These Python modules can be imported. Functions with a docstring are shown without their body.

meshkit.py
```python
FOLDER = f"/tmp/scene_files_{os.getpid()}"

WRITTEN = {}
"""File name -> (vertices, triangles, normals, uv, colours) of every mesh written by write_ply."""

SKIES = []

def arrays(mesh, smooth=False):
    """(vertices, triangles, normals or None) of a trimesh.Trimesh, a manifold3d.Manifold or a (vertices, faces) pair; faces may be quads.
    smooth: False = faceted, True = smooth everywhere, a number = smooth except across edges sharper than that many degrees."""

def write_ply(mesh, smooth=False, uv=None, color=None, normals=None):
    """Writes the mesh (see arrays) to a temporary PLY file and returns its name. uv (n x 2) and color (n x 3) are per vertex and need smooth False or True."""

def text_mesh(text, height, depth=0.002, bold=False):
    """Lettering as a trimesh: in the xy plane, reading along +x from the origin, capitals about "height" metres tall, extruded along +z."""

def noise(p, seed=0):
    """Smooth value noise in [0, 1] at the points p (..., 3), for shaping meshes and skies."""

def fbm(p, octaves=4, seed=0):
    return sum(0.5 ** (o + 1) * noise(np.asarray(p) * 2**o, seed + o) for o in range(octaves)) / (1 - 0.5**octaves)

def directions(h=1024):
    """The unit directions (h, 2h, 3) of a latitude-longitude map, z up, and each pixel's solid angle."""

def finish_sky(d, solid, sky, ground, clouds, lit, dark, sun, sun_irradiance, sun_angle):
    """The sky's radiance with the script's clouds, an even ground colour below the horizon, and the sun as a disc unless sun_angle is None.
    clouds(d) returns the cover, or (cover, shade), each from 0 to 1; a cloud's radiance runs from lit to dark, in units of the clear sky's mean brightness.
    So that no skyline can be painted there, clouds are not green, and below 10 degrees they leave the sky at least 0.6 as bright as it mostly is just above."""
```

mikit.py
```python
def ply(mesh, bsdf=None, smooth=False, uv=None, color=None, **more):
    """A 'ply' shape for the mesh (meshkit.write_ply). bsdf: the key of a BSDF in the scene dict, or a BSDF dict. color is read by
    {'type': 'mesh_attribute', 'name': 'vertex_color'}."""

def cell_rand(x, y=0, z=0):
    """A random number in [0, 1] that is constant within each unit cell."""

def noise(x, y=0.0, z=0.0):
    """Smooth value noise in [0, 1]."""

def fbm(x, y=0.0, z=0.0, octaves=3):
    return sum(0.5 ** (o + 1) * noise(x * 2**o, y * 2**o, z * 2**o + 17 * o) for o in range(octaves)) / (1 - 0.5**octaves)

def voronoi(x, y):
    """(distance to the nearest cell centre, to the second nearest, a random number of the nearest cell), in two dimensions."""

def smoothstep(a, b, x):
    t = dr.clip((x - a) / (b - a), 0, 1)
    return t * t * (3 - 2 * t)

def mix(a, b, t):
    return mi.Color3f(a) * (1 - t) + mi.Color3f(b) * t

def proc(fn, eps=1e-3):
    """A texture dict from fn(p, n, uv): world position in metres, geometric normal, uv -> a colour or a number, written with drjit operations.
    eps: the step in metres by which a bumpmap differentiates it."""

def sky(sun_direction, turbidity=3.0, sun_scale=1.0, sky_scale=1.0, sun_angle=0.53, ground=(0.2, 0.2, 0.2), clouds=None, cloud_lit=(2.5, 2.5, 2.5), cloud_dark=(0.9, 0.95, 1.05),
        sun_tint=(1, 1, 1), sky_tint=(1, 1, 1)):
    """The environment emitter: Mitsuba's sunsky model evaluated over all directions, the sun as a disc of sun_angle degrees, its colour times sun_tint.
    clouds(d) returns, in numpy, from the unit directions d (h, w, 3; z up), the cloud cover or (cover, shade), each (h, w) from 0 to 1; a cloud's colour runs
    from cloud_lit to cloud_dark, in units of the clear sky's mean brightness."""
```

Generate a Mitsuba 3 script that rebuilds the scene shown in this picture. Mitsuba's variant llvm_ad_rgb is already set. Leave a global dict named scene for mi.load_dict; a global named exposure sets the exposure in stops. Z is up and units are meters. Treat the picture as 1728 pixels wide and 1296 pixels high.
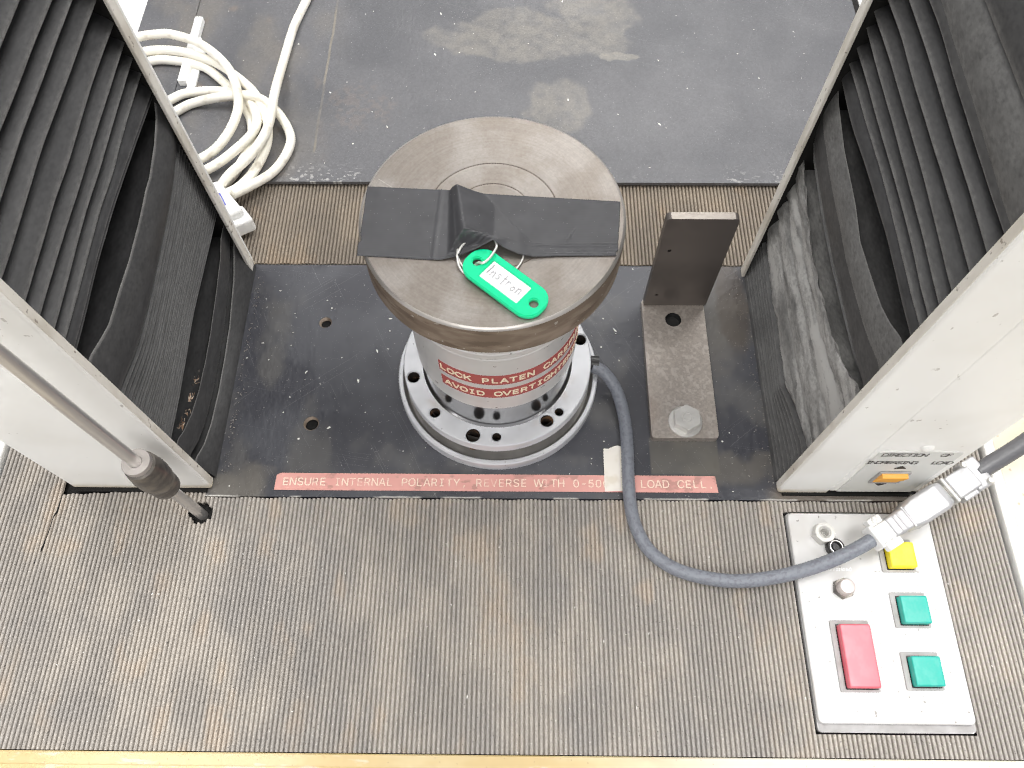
import math, random
import numpy as np, trimesh, drjit as dr, mitsuba as mi, mikit
import manifold3d as m3d
from shapely.geometry import Polygon, Point, box as sbox
from scipy.interpolate import griddata
from meshkit import text_mesh, fbm as nfbm, noise as nnoise
from mikit import proc, noise, fbm, voronoi, smoothstep, mix, cell_rand
T = mi.ScalarTransform4f
rng = np.random.default_rng(7)
scene, labels = {}, {}

# ---------------------------------------------------------------- camera, light, exposure
exposure = 0.45
EYE_H = 0.55
_c = np.array([9, 642, 1298.]); _c /= np.linalg.norm(_c)
_x = np.array([1, .006, 0]); _x[2] = -(_x[0] * _c[0] + _x[1] * _c[1]) / _c[2]; _x /= np.linalg.norm(_x)
_R = np.stack([_x, np.cross(-_c, _x), -_c])
_M = np.eye(4)
_M[:3, 0], _M[:3, 1], _M[:3, 2], _M[:3, 3] = _R @ [-1, 0, 0], _R @ [0, -1, 0], _R @ [0, 0, 1], [0, 0, EYE_H]
scene['camera'] = {'type': 'perspective', 'fov': math.degrees(2 * math.atan(864 / 1298)), 'fov_axis': 'x', 'to_world': T(_M.tolist()), 'near_clip': .01, 'far_clip': 50.}
scene['room_light'] = {'type': 'constant', 'radiance': {'type': 'rgb', 'value': [.50, .50, .51]}}
def lamp(key, x, y, z, w, l, power, label):
    scene[key] = {'type': 'rectangle', 'to_world': T().translate([x, y, z]).rotate([1, 0, 0], 180).scale([w / 2, l / 2, 1]), 'bsdf': {'type': 'diffuse'},
                  'emitter': {'type': 'area', 'radiance': {'type': 'rgb', 'value': [power, power * .985, power * .96]}}}
    labels[key] = {'label': label, 'category': 'lamp'}
lamp('ceiling_lamp', .80, .55, 2.1, .6, 1.2, 13.0, 'flat white ceiling lamp to the right above the machine')
lamp('ceiling_lamp_001', -.80, .45, 2.1, .6, 1.2, 9.0, 'flat white ceiling lamp to the left above the machine')
lamp('ceiling_lamp_003', -.10, -1.3, 2.1, 1.5, .6, 7.0, 'unseen flat fill lamp added in front to brighten the front faces')  # added fill, out of view, brightens the panel fronts
lamp('ceiling_lamp_002', .45, 2.9, 2.1, 1.5, .6, 11.0, 'unseen flat lamp added behind the machine for glare on the rear sheet')  # added out of view to lay a glare over the rear sheet

# ---------------------------------------------------------------- helpers
def put(key, mesh, bsdf, smooth=False, label=None, cat=None, group=None, kind=None, **kw):
    base, n = key, 0
    while key in scene:
        n += 1; key = f'{base}_{n:03d}'
    scene[key] = mikit.ply(mesh, bsdf, smooth=smooth, **kw)
    tag(key, label, cat, group, kind)
    return key
def tag(key, label=None, cat=None, group=None, kind=None):
    d = {k: v for k, v in (('label', label), ('category', cat), ('group', group), ('kind', kind)) if v}
    if d: labels[key] = d
def cat(*ms): return trimesh.util.concatenate([m for m in ms if m is not None])
def bx(x0, x1, y0, y1, z0, z1, r=0., seg=8):
    if r <= 0:
        m = trimesh.creation.box((x1 - x0, y1 - y0, z1 - z0)); m.apply_translation(((x0 + x1) / 2, (y0 + y1) / 2, (z0 + z1) / 2)); return m
    s = m3d.Manifold.sphere(r, seg)
    h = m3d.Manifold.batch_hull([s.translate((x, y, z)) for x in (x0 + r, x1 - r) for y in (y0 + r, y1 - r) for z in (z0 + r, z1 - r)])
    return tm(h)
def tm(man):
    m = man.to_mesh(); return trimesh.Trimesh(m.vert_properties[:, :3], m.tri_verts, process=False)
def man(mesh):
    mesh = mesh.copy(); mesh.merge_vertices()
    return m3d.Manifold(m3d.Mesh(np.asarray(mesh.vertices, np.float32), np.asarray(mesh.faces, np.uint32)))
def lathe(prof, n=96, at=(0, 0, 0)):
    """closed by touching the axis where the profile does; prof = [(r, z), ...]"""
    a = np.arange(n) * 2 * np.pi / n
    P = np.array(prof, float)
    v = np.stack([P[:, None, 0] * np.cos(a), P[:, None, 0] * np.sin(a), np.repeat(P[:, None, 1], n, 1)], -1).reshape(-1, 3)
    f = []
    for i in range(len(P) - 1):
        for j in range(n):
            k = (j + 1) % n
            f += [[i * n + j, i * n + k, (i + 1) * n + k], [i * n + j, (i + 1) * n + k, (i + 1) * n + j]]
    m = trimesh.Trimesh(v + np.array(at), f, process=False)
    return m
def cyl(r, z0, z1, x=0, y=0, n=48): return m3d.Manifold.cylinder(z1 - z0, r, r, n).translate((x, y, z0))
def spline(p, n=12):
    p = np.array(p, float); q = np.vstack([2 * p[0] - p[1], p, 2 * p[-1] - p[-2]]); out = []
    for i in range(len(p) - 1):
        a, b, c, d = q[i:i + 4]; t = np.linspace(0, 1, n, endpoint=False)[:, None]
        out.append(.5 * (2 * b + (c - a) * t + (2 * a - 5 * b + 4 * c - d) * t * t + (3 * b - 3 * c + d - a) * t ** 3))
    return np.vstack(out + [p[-1:]])
def tube(p, r, sides=16, closed=False):
    p = np.asarray(p, float); n = len(p); r = np.broadcast_to(r, (n,))
    if closed: t = np.roll(p, -1, 0) - np.roll(p, 1, 0)
    else: t = np.gradient(p, axis=0)
    t /= np.linalg.norm(t, axis=1, keepdims=True)
    u = np.cross(t[0], [0, 0, 1.] if abs(t[0][2]) < .9 else [1., 0, 0]); u /= np.linalg.norm(u)
    v = []; a = np.arange(sides) * 2 * np.pi / sides
    for i in range(n):
        u = u - t[i] * (u @ t[i]); u /= np.linalg.norm(u); w = np.cross(t[i], u)
        v.append(p[i] + r[i] * (np.cos(a)[:, None] * u + np.sin(a)[:, None] * w))
    v = np.vstack(v); f = []
    m = n if closed else n - 1
    for i in range(m):
        for j in range(sides):
            k = (j + 1) % sides; i2 = (i + 1) % n
            f += [[i * sides + j, i * sides + k, i2 * sides + k], [i * sides + j, i2 * sides + k, i2 * sides + j]]
    if not closed:
        v = np.vstack([v, p[:1], p[-1:]]); c0, c1 = n * sides, n * sides + 1
        for j in range(sides):
            k = (j + 1) % sides
            f += [[c0, k, j], [c1, (n - 1) * sides + j, (n - 1) * sides + k]]
    return trimesh.Trimesh(v, f, process=False)
def plate(poly, z0, z1, ch=0.):
    """extruded shapely polygon; ch: top edge chamfer"""
    if ch <= 0: return trimesh.creation.extrude_polygon(poly, z1 - z0, engine='earcut').apply_translation((0, 0, z0))
    m = trimesh.creation.extrude_polygon(poly, z1 - z0 - ch, engine='earcut').apply_translation((0, 0, z0))
    r = np.array(poly.exterior.coords)[:-1]; q = np.array(poly.buffer(-ch, join_style=2).exterior.coords)[:-1]
    if len(r) != len(q) or poly.interiors: return trimesh.creation.extrude_polygon(poly, z1 - z0, engine='earcut').apply_translation((0, 0, z0))
    a = np.c_[r, np.full(len(r), z1 - ch)]; b = np.c_[q, np.full(len(q), z1)]
    return tm(m3d.Manifold.hull_points(np.vstack([np.c_[r, np.full(len(r), z0)], a, b])))
def rrect(x0, x1, y0, y1, r, n=5): return sbox(x0 + r, y0 + r, x1 - r, y1 - r).buffer(r, quad_segs=n)
def frame(o, xdir, ydir):
    x = np.array(xdir, float); x /= np.linalg.norm(x); y = np.array(ydir, float); y -= x * (x @ y); y /= np.linalg.norm(y)
    M = np.eye(4); M[:3, 0], M[:3, 1], M[:3, 2], M[:3, 3] = x, y, np.cross(x, y), o; return M
_glyph = {}
def glyph(ch, h, depth, bold=False):
    k = (ch, h, depth, bold)
    if k not in _glyph:
        m = text_mesh(ch, h, depth, bold); _glyph[k] = (m, (m.bounds[0][0] + m.bounds[1][0]) / 2)
    return _glyph[k]
def mono(text, h, pitch, depth, bold=False, squeeze=1.):
    """one mesh per letter, centred on cells of the given pitch, baseline at y = 0"""
    out = []
    for i, ch in enumerate(text):
        if ch == ' ': continue
        m, c = glyph(ch, h, depth, bold); m = m.copy(); m.apply_translation((-c, 0, 0)); m.apply_scale((squeeze, 1, 1)); m.apply_translation((i * pitch, 0, 0)); out.append(m)
    return out
def sub(m, n=1):
    for _ in range(n): m = m.subdivide()
    return m

# ---------------------------------------------------------------- materials
def mat(key, base, rough=.5, spec=.5, metal=0., bump=None, bscale=1., beps=2e-4, **kw):
    d = {'type': 'principled', 'base_color': proc(base) if callable(base) else {'type': 'rgb', 'value': list(base)},
         'roughness': proc(rough) if callable(rough) else rough, 'specular': spec, 'metallic': metal, **kw}
    if bump is not None: d = {'type': 'bumpmap', 'arbitrary': proc(bump, beps), 'scale': bscale, 'bsdf': d}
    scene[key] = {'type': 'twosided', 'bsdf': d}
def C(*v): return mi.Color3f(*v)
def blob(p, x, y, rx, ry, n=60., amp=.5, e0=.75):
    d = dr.sqrt(dr.square((p.x - x) / rx) + dr.square((p.y - y) / ry))
    return 1 - smoothstep(e0, 1.15, d + amp * (fbm(p.x * n, p.y * n, 0, 4) - .5))
def speck(p, s, thr, seed=0):
    a, b, r = voronoi(p.x * s + seed, p.y * s + p.z * s * .7)
    return dr.select(r > thr, 1 - smoothstep(.10, .22, a), 0.)
def mat_rubber(p, n, uv):
    d = fbm(p.x * 46, p.y * 30, 0, 6); e = fbm(p.x * 14 + 5, p.y * 9, 3, 4)
    c = mix(C(.345, .32, .292), C(.43, .393, .348), smoothstep(.3, .75, d))
    c = mix(c, C(.49, .405, .32), smoothstep(.56, .80, fbm(p.x * 55 + 9, p.y * 36, 5, 6)) * .55)
    c = mix(c, C(.29, .28, .275), smoothstep(.45, .95, e) * .35)
    c = mix(c, C(.28, .27, .265), smoothstep(.48, .90, fbm(p.x * 50, p.y * 36, 8, 6)) * .35)
    c = mix(c, C(.60, .57, .53), speck(p, 520, .92) * .8)
    c = mix(c, C(.10, .095, .09), speck(p, 420, .94, 31) * .8)
    g = fbm(p.x * 1700, p.y * 1300, p.z * 900, 3)
    return mi.Color3f(c * (.70 + .60 * g))
mat('ribbed_rubber', mat_rubber, .75, .35, bump=lambda p, n, uv: fbm(p.x * 1500, p.y * 700, p.z * 1500, 2), bscale=.00035)
def mat_old(p, n, uv): return mi.Color3f(mat_rubber(p, n, uv) * C(.60, .55, .49))
mat('ribbed_rubber_brown', mat_old, .75, .35, bump=lambda p, n, uv: fbm(p.x * 1500, p.y * 700, p.z * 1500, 2), bscale=.00035)
def scratch(p, ang, s, thr):
    c, q = math.cos(ang), math.sin(ang); u, v = p.x * c + p.y * q, -p.x * q + p.y * c
    u = u + .004 * noise(p.x * 30, p.y * 30, 7)
    cell = cell_rand(dr.floor(u * s), dr.floor(v * s * .045), 3); f = dr.abs(u * s - dr.floor(u * s) - .5)
    return dr.select(cell > thr, 1 - smoothstep(.02, .10, f), 0.) * smoothstep(.45, .6, noise(u * 60, v * 22, 9))
def mat_plate(p, n, uv):
    c = mix(C(.045, .046, .055), C(.070, .072, .082), smoothstep(.35, .7, fbm(p.x * 22, p.y * 22, 1, 4)))
    dust = smoothstep(.52, .75, fbm(p.x * 30 + 3, p.y * 24, 2, 5))
    c = mix(c, C(.13, .125, .115), dust * .45)
    c = mix(c, C(.15, .138, .12), blob(p, .158, .335, .035, .06, 60., 1.2, .45) * .5)
    c = mix(c, C(.085, .068, .054), blob(p, .178, .35, .014, .05, 90) * .6)
    c = mix(c, C(.16, .145, .12), blob(p, .168, .20, .05, .016, 70., 1.2, .4) * .5)
    c = mix(c, C(.15, .125, .10), smoothstep(.180, .196, p.x) * (1 - smoothstep(.181, .192, p.y)) * .85)
    c = mix(c, C(.16, .145, .12), blob(p, -.215, .185, .03, .02, 70., 1.2, .4) * .5)
    worn = smoothstep(.099, .1005, p.x) * (1 - smoothstep(.151, .1525, p.x)) * smoothstep(.196, .1985, p.y) * (1 - smoothstep(.226, .228, p.y))
    c = mix(c, C(.13, .122, .105), worn * (.55 + .4 * fbm(p.x * 90, p.y * 90, 4, 3)))
    c = mix(c, C(.17, .17, .18), scratch(p, .5, 500, .93) * .6); c = mix(c, C(.16, .16, .17), scratch(p, -.9, 420, .94) * .55); c = mix(c, C(.14, .14, .15), scratch(p, 1.4, 600, .93) * .5)
    c = mix(c, C(.40, .39, .37), speck(p, 420, .98, 3) * .5)
    c = mix(c, C(.40, .39, .38), speck(p, 900, .94, 11) * .4)
    edge = 1 - smoothstep(.1772, .1783 + .0010 * noise(p.x * 160, p.y * 300, 1), p.y)
    return mi.Color3f(mix(c, C(.62, .60, .56), edge * smoothstep(.45, .6, noise(p.x * 60, 1, 1))))
mat('black_painted_plate', mat_plate, lambda p, n, uv: .30 + .30 * fbm(p.x * 26, p.y * 26, 8, 4), .5, bump=lambda p, n, uv: fbm(p.x * 300, p.y * 300, 0, 3), bscale=.0005)
def mat_sheet(p, n, uv):
    c = mix(C(.076, .077, .084), C(.100, .100, .107), smoothstep(.3, .7, fbm(p.x * 14, p.y * 14, 1, 5)))
    tan = C(.20, .185, .160)
    left = 1 - smoothstep(-.24, -.16, p.x + .08 * (fbm(p.x * 9, p.y * 9, 3, 3) - .5))
    c = mix(c, C(.15, .135, .115), left * smoothstep(.38, .80, fbm(p.x * 30, p.y * 22, 6, 6)) * .55)
    c = mix(c, C(.19, .14, .10), left * smoothstep(.66, .85, fbm(p.x * 60 + 2, p.y * 54, 16, 5)) * .35)
    s = dr.maximum(dr.maximum(blob(p, .005, .660, .085, .030, 45, .9, .85), blob(p, .075, .70, .04, .06, 45, .9, .85)), dr.maximum(blob(p, .035, .567, .030, .034, 70, .5, .85), blob(p, -.005, .68, .05, .025, 50, .8, .85)))
    c = mix(c, tan, s * dr.clip(.85 * fbm(p.x * 110, p.y * 110, 2, 6) + .12 * fbm(p.x * 900, p.y * 900, 2, 2) - .05, 0, .58))
    c = mix(c, C(.27, .25, .21), blob(p, .095, .634, .02, .006, 150, 1.) * .4)
    c = mix(c, C(.17, .155, .13), (1 - smoothstep(.0006, .0016, dr.abs(p.x + .1928 + .0012 * (noise(p.y * 60, 1, 1) - .5)))) * smoothstep(.506, .510, p.y) * (.4 + .6 * smoothstep(.4, .6, noise(p.y * 26, 3, 1))))
    c = mix(c, C(.18, .14, .115), blob(p, -.155, .565, .030, .030, 120, 1.6) * .25 * smoothstep(.45, .6, fbm(p.x * 260, p.y * 260, 1, 3)))
    c = mix(c, C(.16, .16, .16), scratch(p, 1.2, 260, .95) * .4); c = mix(c, C(.15, .15, .15), scratch(p, -.35, 330, .95) * .4)
    c = mix(c, C(.42, .41, .40), speck(p, 520, .975, 5) * .5)
    c = c * (.82 + .36 * fbm(p.x * 700, p.y * 700, 5, 2))
    c = mix(c, C(.3, .3, .3), speck(p, 800, .95, 15) * .4)
    c = mix(c, C(.5, .49, .47), smoothstep(.62, .74, fbm(p.x * 330, p.y * 520, 1, 3)) * smoothstep(.45, .6, fbm(p.x * 30, 1, 1, 3)) * (1 - smoothstep(.474, .500, p.y)) * .55)
    return mi.Color3f(c)
mat('black_rubber_sheet', mat_sheet, lambda p, n, uv: .34 + .22 * fbm(p.x * 40, p.y * 40, 8, 3), .62, bump=lambda p, n, uv: fbm(p.x * 520, p.y * 520, 0, 3), bscale=.0006)
mat('dark_base', (.010, .0095, .009), .8, .3)
def mat_white(p, n, uv):
    c = mix(C(.80, .795, .765), C(.74, .73, .69), smoothstep(.4, .8, fbm(p.x * 16, p.y * 16, p.z * 16, 4)))
    c = mix(c, C(.50, .41, .27), (1 - smoothstep(.001, .012, p.z + .008 * (fbm(p.x * 70, p.z * 70, 2, 3) - .5))) * .75)
    ch = smoothstep(.76, .80, fbm(p.x * 300, p.y * 300, p.z * 170, 3)) * smoothstep(.5, .6, noise(p.x * 40, p.y * 40, p.z * 30))
    return mi.Color3f(mix(c, C(.34, .31, .27), ch * .6))
mat('white_paint', mat_white, .38, .45, bump=lambda p, n, uv: fbm(p.x * 700, p.y * 700, p.z * 700, 2), bscale=.00018)
mat('frame_white', lambda p, n, uv: mix(C(.80, .80, .78), C(.74, .735, .71), fbm(p.x * 30, p.y * 30, 0, 3)), .36, .45)
def mat_edge(p, n, uv):
    c = mix(C(.66, .63, .57), C(.52, .48, .41), smoothstep(.4, .75, fbm(p.x * 60, p.y * 60, p.z * 26, 4)))
    return mi.Color3f(mix(c, C(.20, .16, .12), smoothstep(.70, .78, fbm(p.x * 420, p.y * 420, p.z * 260, 3)) * .7))
mat('worn_shaded_edge', mat_edge, .42, .4)  # greyer than the front paint: shade of the inward face in the colour, plus chips
mat('label_grey', (.60, .60, .57), .45, .4)
mat('black_ink', (.035, .033, .03), .6, .3)
def mat_cream(p, n, uv):
    c = mix(C(.66, .50, .24), C(.72, .59, .33), smoothstep(.35, .7, fbm(p.x * 18, p.y * 60, 3, 4)))
    c = mix(c, C(.74, .71, .62), smoothstep(-.02, .16, p.x + .10 * (fbm(p.x * 12, 1, 1, 3) - .5)) * .85)
    c = mix(c, C(.82, .78, .70), smoothstep(.62, .74, fbm(p.x * 60, p.y * 300, 9, 4)) * .4)
    return mi.Color3f(mix(c, C(.42, .28, .18), speck(p, 400, .95, 2) * .5) * .86)
mat('aged_cream_paint', mat_cream, .4, .45)
mat('beige_paint', lambda p, n, uv: mix(mix(C(.78, .70, .56), C(.72, .64, .50), fbm(p.x * 20, p.y * 20, 1, 3)), C(.45, .33, .22), speck(p, 150, .86, 8) * .7), .5, .4)
mat('floor_vinyl', lambda p, n, uv: mix(C(.62, .57, .47), C(.5, .45, .37), fbm(p.x * 30, p.y * 30, 0, 4)), .5, .4)
# metals
def mat_steel(p, n, uv):
    x, y = p.x + .0160, p.y - .2785; r = dr.sqrt(x * x + y * y)
    ring = noise(r * 2600, 0, 0) * .5 + noise(r * 900, 3, 0) * .5
    c = mix(C(.265, .235, .207), C(.33, .303, .277), smoothstep(.35, .7, fbm(p.x * 60, p.y * 60, p.z * 40, 6)))
    c = mix(c, C(.24, .205, .17), smoothstep(.5, .8, fbm(p.x * 45 + 4, p.y * 45, p.z * 60, 6)) * .6)
    c = c * (.9 + .2 * fbm(p.x * 800, p.y * 800, 2, 2))
    c = mix(c, C(.60, .58, .55), scratch(p, .9, 350, .965) * .5)
    return mi.Color3f(c * (.93 + .14 * ring))
mat('ground_steel', mat_steel, .42, .5, metal=.75)
def mat_rim(p, n, uv):
    c = mix(C(.22, .17, .13), C(.33, .265, .21), smoothstep(.35, .68, fbm(p.x * 60, p.y * 60, p.z * 120, 4)))
    c = mix(c, C(.15, .11, .08), smoothstep(.55, .7, fbm(p.x * 50 + 7, p.y * 50, p.z * 160, 4)) * .7)
    return mi.Color3f(mix(c, C(.55, .52, .48), smoothstep(.74, .78, fbm(p.x * 260, p.y * 260, p.z * 260, 3)) * .6))
mat('rusty_steel', mat_rim, .5, .5, metal=.6)
mat('bright_rim', lambda p, n, uv: mix(C(.50, .475, .445), C(.38, .35, .32), fbm(p.x * 120, p.y * 120, 1, 3)), .35, .5, metal=.7)
mat('engraving', (.12, .095, .075), .6, .3)
def mat_alu(p, n, uv):
    c = mix(C(.66, .67, .69), C(.56, .565, .58), smoothstep(.4, .75, fbm(p.x * 40, p.y * 40, p.z * 60, 4)))
    x, y = p.x + .0172, p.y - .2785; r = dr.sqrt(x * x + y * y)
    c = mix(c, C(.44, .34, .24), smoothstep(.5, .68, fbm(p.x * 50, p.y * 50, 2, 4)) * (1 - smoothstep(.056, .066, r)) * .6)
    return mi.Color3f(mix(c, C(.2, .19, .18), speck(p, 280, .95, 4) * .6))
mat('painted_alu', mat_alu, .36, .5, metal=.35)
mat('grey_cylinder', lambda p, n, uv: mix(mix(C(.68, .675, .66), C(.60, .59, .57), fbm(p.x * 25, p.y * 25, p.z * 60, 3)), C(.16, .13, .11), smoothstep(.77, .80, fbm(p.x * 190, p.y * 190, p.z * 330, 3)) * .8), .32, .5, metal=.35)
mat('polished_collar', lambda p, n, uv: mix(C(.33, .33, .34), C(.24, .235, .235), fbm(p.x * 70, p.y * 70, p.z * 60, 3)), .13, .5, metal=.95)
mat('dark_hole', lambda p, n, uv: mix(C(.03, .025, .022), C(.20, .11, .06), smoothstep(.5, .7, fbm(p.x * 160, p.y * 160, p.z * 160, 3))), .6, .3)
mat('shaded_groove_steel', lambda p, n, uv: mix(C(.40, .39, .37), C(.24, .23, .22), fbm(p.x * 150, p.y * 150, p.z * 90, 3)), .4, .5, metal=.5)  # darker than the ring around it: groove shade is put into the colour
def mat_mild(p, n, uv):
    c = mix(C(.43, .385, .345), C(.37, .33, .295), smoothstep(.3, .7, fbm(p.x * 700, p.y * 700, p.z * 500, 3)))
    c = mix(c, C(.58, .54, .50), smoothstep(.56, .70, fbm(p.x * 420, p.y * 420, p.z * 300, 2)) * .45)
    return mi.Color3f(mix(c, C(.26, .20, .16), smoothstep(.58, .80, fbm(p.x * 30, p.y * 30, 4, 5)) * .35))
mat('mild_steel', mat_mild, .42, .5, metal=.6)
mat('shaded_brown_steel', lambda p, n, uv: mix(C(.076, .065, .059), C(.110, .095, .086), smoothstep(.35, .7, fbm(p.x * 26, p.y * 26, p.z * 20, 4))), .42, .5, metal=.4)  # far darker than the base leg: shade on the upright painted into the colour
mat('cut_edge', lambda p, n, uv: mix(C(.48, .44, .395), C(.31, .27, .24), fbm(p.x * 220, p.y * 600, p.z * 300, 3)), .45, .5, metal=.5)
mat('zinc', lambda p, n, uv: mix(C(.64, .63, .60), C(.50, .49, .465), fbm(p.x * 200, p.y * 200, p.z * 200, 3)), .36, .5, metal=.4)
mat('chrome', (.68, .66, .64), .16, .5, metal=1.)
mat('nickel_cap', (.62, .56, .53), .3, .5, metal=.6)
mat('rod_steel', lambda p, n, uv: mix(C(.68, .66, .64), C(.50, .48, .46), fbm(p.x * 500, p.y * 500, p.z * 16, 3)), .24, .5, metal=.75)
mat('collar_bronze', lambda p, n, uv: mix(C(.20, .18, .155), C(.115, .105, .098), smoothstep(.3, .7, fbm(p.x * 160, p.y * 160, p.z * 180, 4))), .33, .5, metal=.7)
mat('collar_face', (.42, .39, .37), .45, .5, metal=.6)
mat('nickel_plastic', lambda p, n, uv: mix(C(.47, .47, .475), C(.36, .36, .365), smoothstep(.55, .75, fbm(p.x * 90, p.y * 90, p.z * 90, 4))), .42, .5, metal=.5)
# plastics, rubbers
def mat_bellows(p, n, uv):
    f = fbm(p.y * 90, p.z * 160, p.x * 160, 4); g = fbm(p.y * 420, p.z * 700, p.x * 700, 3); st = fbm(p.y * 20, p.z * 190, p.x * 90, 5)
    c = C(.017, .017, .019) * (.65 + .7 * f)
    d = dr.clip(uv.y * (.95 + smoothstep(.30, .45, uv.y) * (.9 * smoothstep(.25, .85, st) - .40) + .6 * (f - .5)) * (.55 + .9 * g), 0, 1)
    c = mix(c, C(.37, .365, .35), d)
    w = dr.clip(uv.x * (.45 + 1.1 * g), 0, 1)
    return mi.Color3f(mix(c, C(.24, .235, .225), w))  # fold ridges paler: highlight painted into the colour, together with wear
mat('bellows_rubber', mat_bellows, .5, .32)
def mat_duct(p, n, uv): return mi.Color3f(C(.072, .072, .077) * (.85 + .3 * fbm(p.x * 120, p.y * 120, 0, 3)) + C(.12, .12, .12) * speck(p, 800, .975, 2))
mat('duct_tape', mat_duct, .26, .5, bump=lambda p, n, uv: dr.sin(uv.y * 2 * math.pi * 34 + .6 * noise(uv.x * 40, uv.y * 9, 0)) * (.5 + .5 * noise(uv.x * 130, uv.y * 34, 2)), bscale=.00022, beps=1e-4)
mat('green_plastic', (.002, .68, .31), .25, .5)
mat('white_paper', (.80, .80, .80), .7, .3)
mat('pencil', (.40, .40, .41), .6, .3)
mat('ring_wire', (.80, .79, .75), .25, .5, metal=.4)
mat('red_label', lambda p, n, uv: mix(C(.40, .085, .075), C(.33, .06, .055), fbm(p.x * 90, p.y * 90, p.z * 90, 3)), .35, .45)
mat('pink_label', lambda p, n, uv: mix(mix(C(.74, .385, .335), C(.64, .31, .27), fbm(p.x * 40, p.y * 40, 0, 4)), C(.40, .22, .19), smoothstep(.6, .75, fbm(p.x * 120, p.y * 200, 5, 4)) * .6), .5, .4)
mat('label_letter', (.80, .70, .52), .5, .3)
mat('worn_letter', lambda p, n, uv: mix(C(.85, .70, .57), C(.75, .48, .41), smoothstep(.54, .76, fbm(p.x * 130, p.y * 130, 3, 3))), .5, .3)
mat('masking_tape', lambda p, n, uv: mix(C(.82, .78, .71), C(.74, .68, .58), smoothstep(.4, .75, fbm(p.x * 130, p.y * 130, 0, 4))), .7, .3)
mat('grey_cable', lambda p, n, uv: mix(C(.20, .215, .245), C(.16, .165, .19), smoothstep(.4, .75, fbm(p.x * 600, p.y * 600, p.z * 600, 3))), .38, .5, bump=lambda p, n, uv: fbm(p.x * 1500, p.y * 1500, p.z * 1500, 2), bscale=.0002)
mat('dark_grey_cable', (.10, .10, .107), .42, .5)
mat('white_cord', lambda p, n, uv: mix(mix(C(.76, .735, .66), C(.68, .64, .53), smoothstep(.45, .75, fbm(p.x * 30, p.y * 30, 0, 3))), C(.48, .43, .35), smoothstep(.58, .80, fbm(p.x * 110, p.y * 110, p.z * 110, 4)) * .7), .36, .5)
mat('white_plastic', (.80, .80, .78), .35, .5)
mat('trunking_plastic', (.72, .72, .70), .4, .5)
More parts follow.
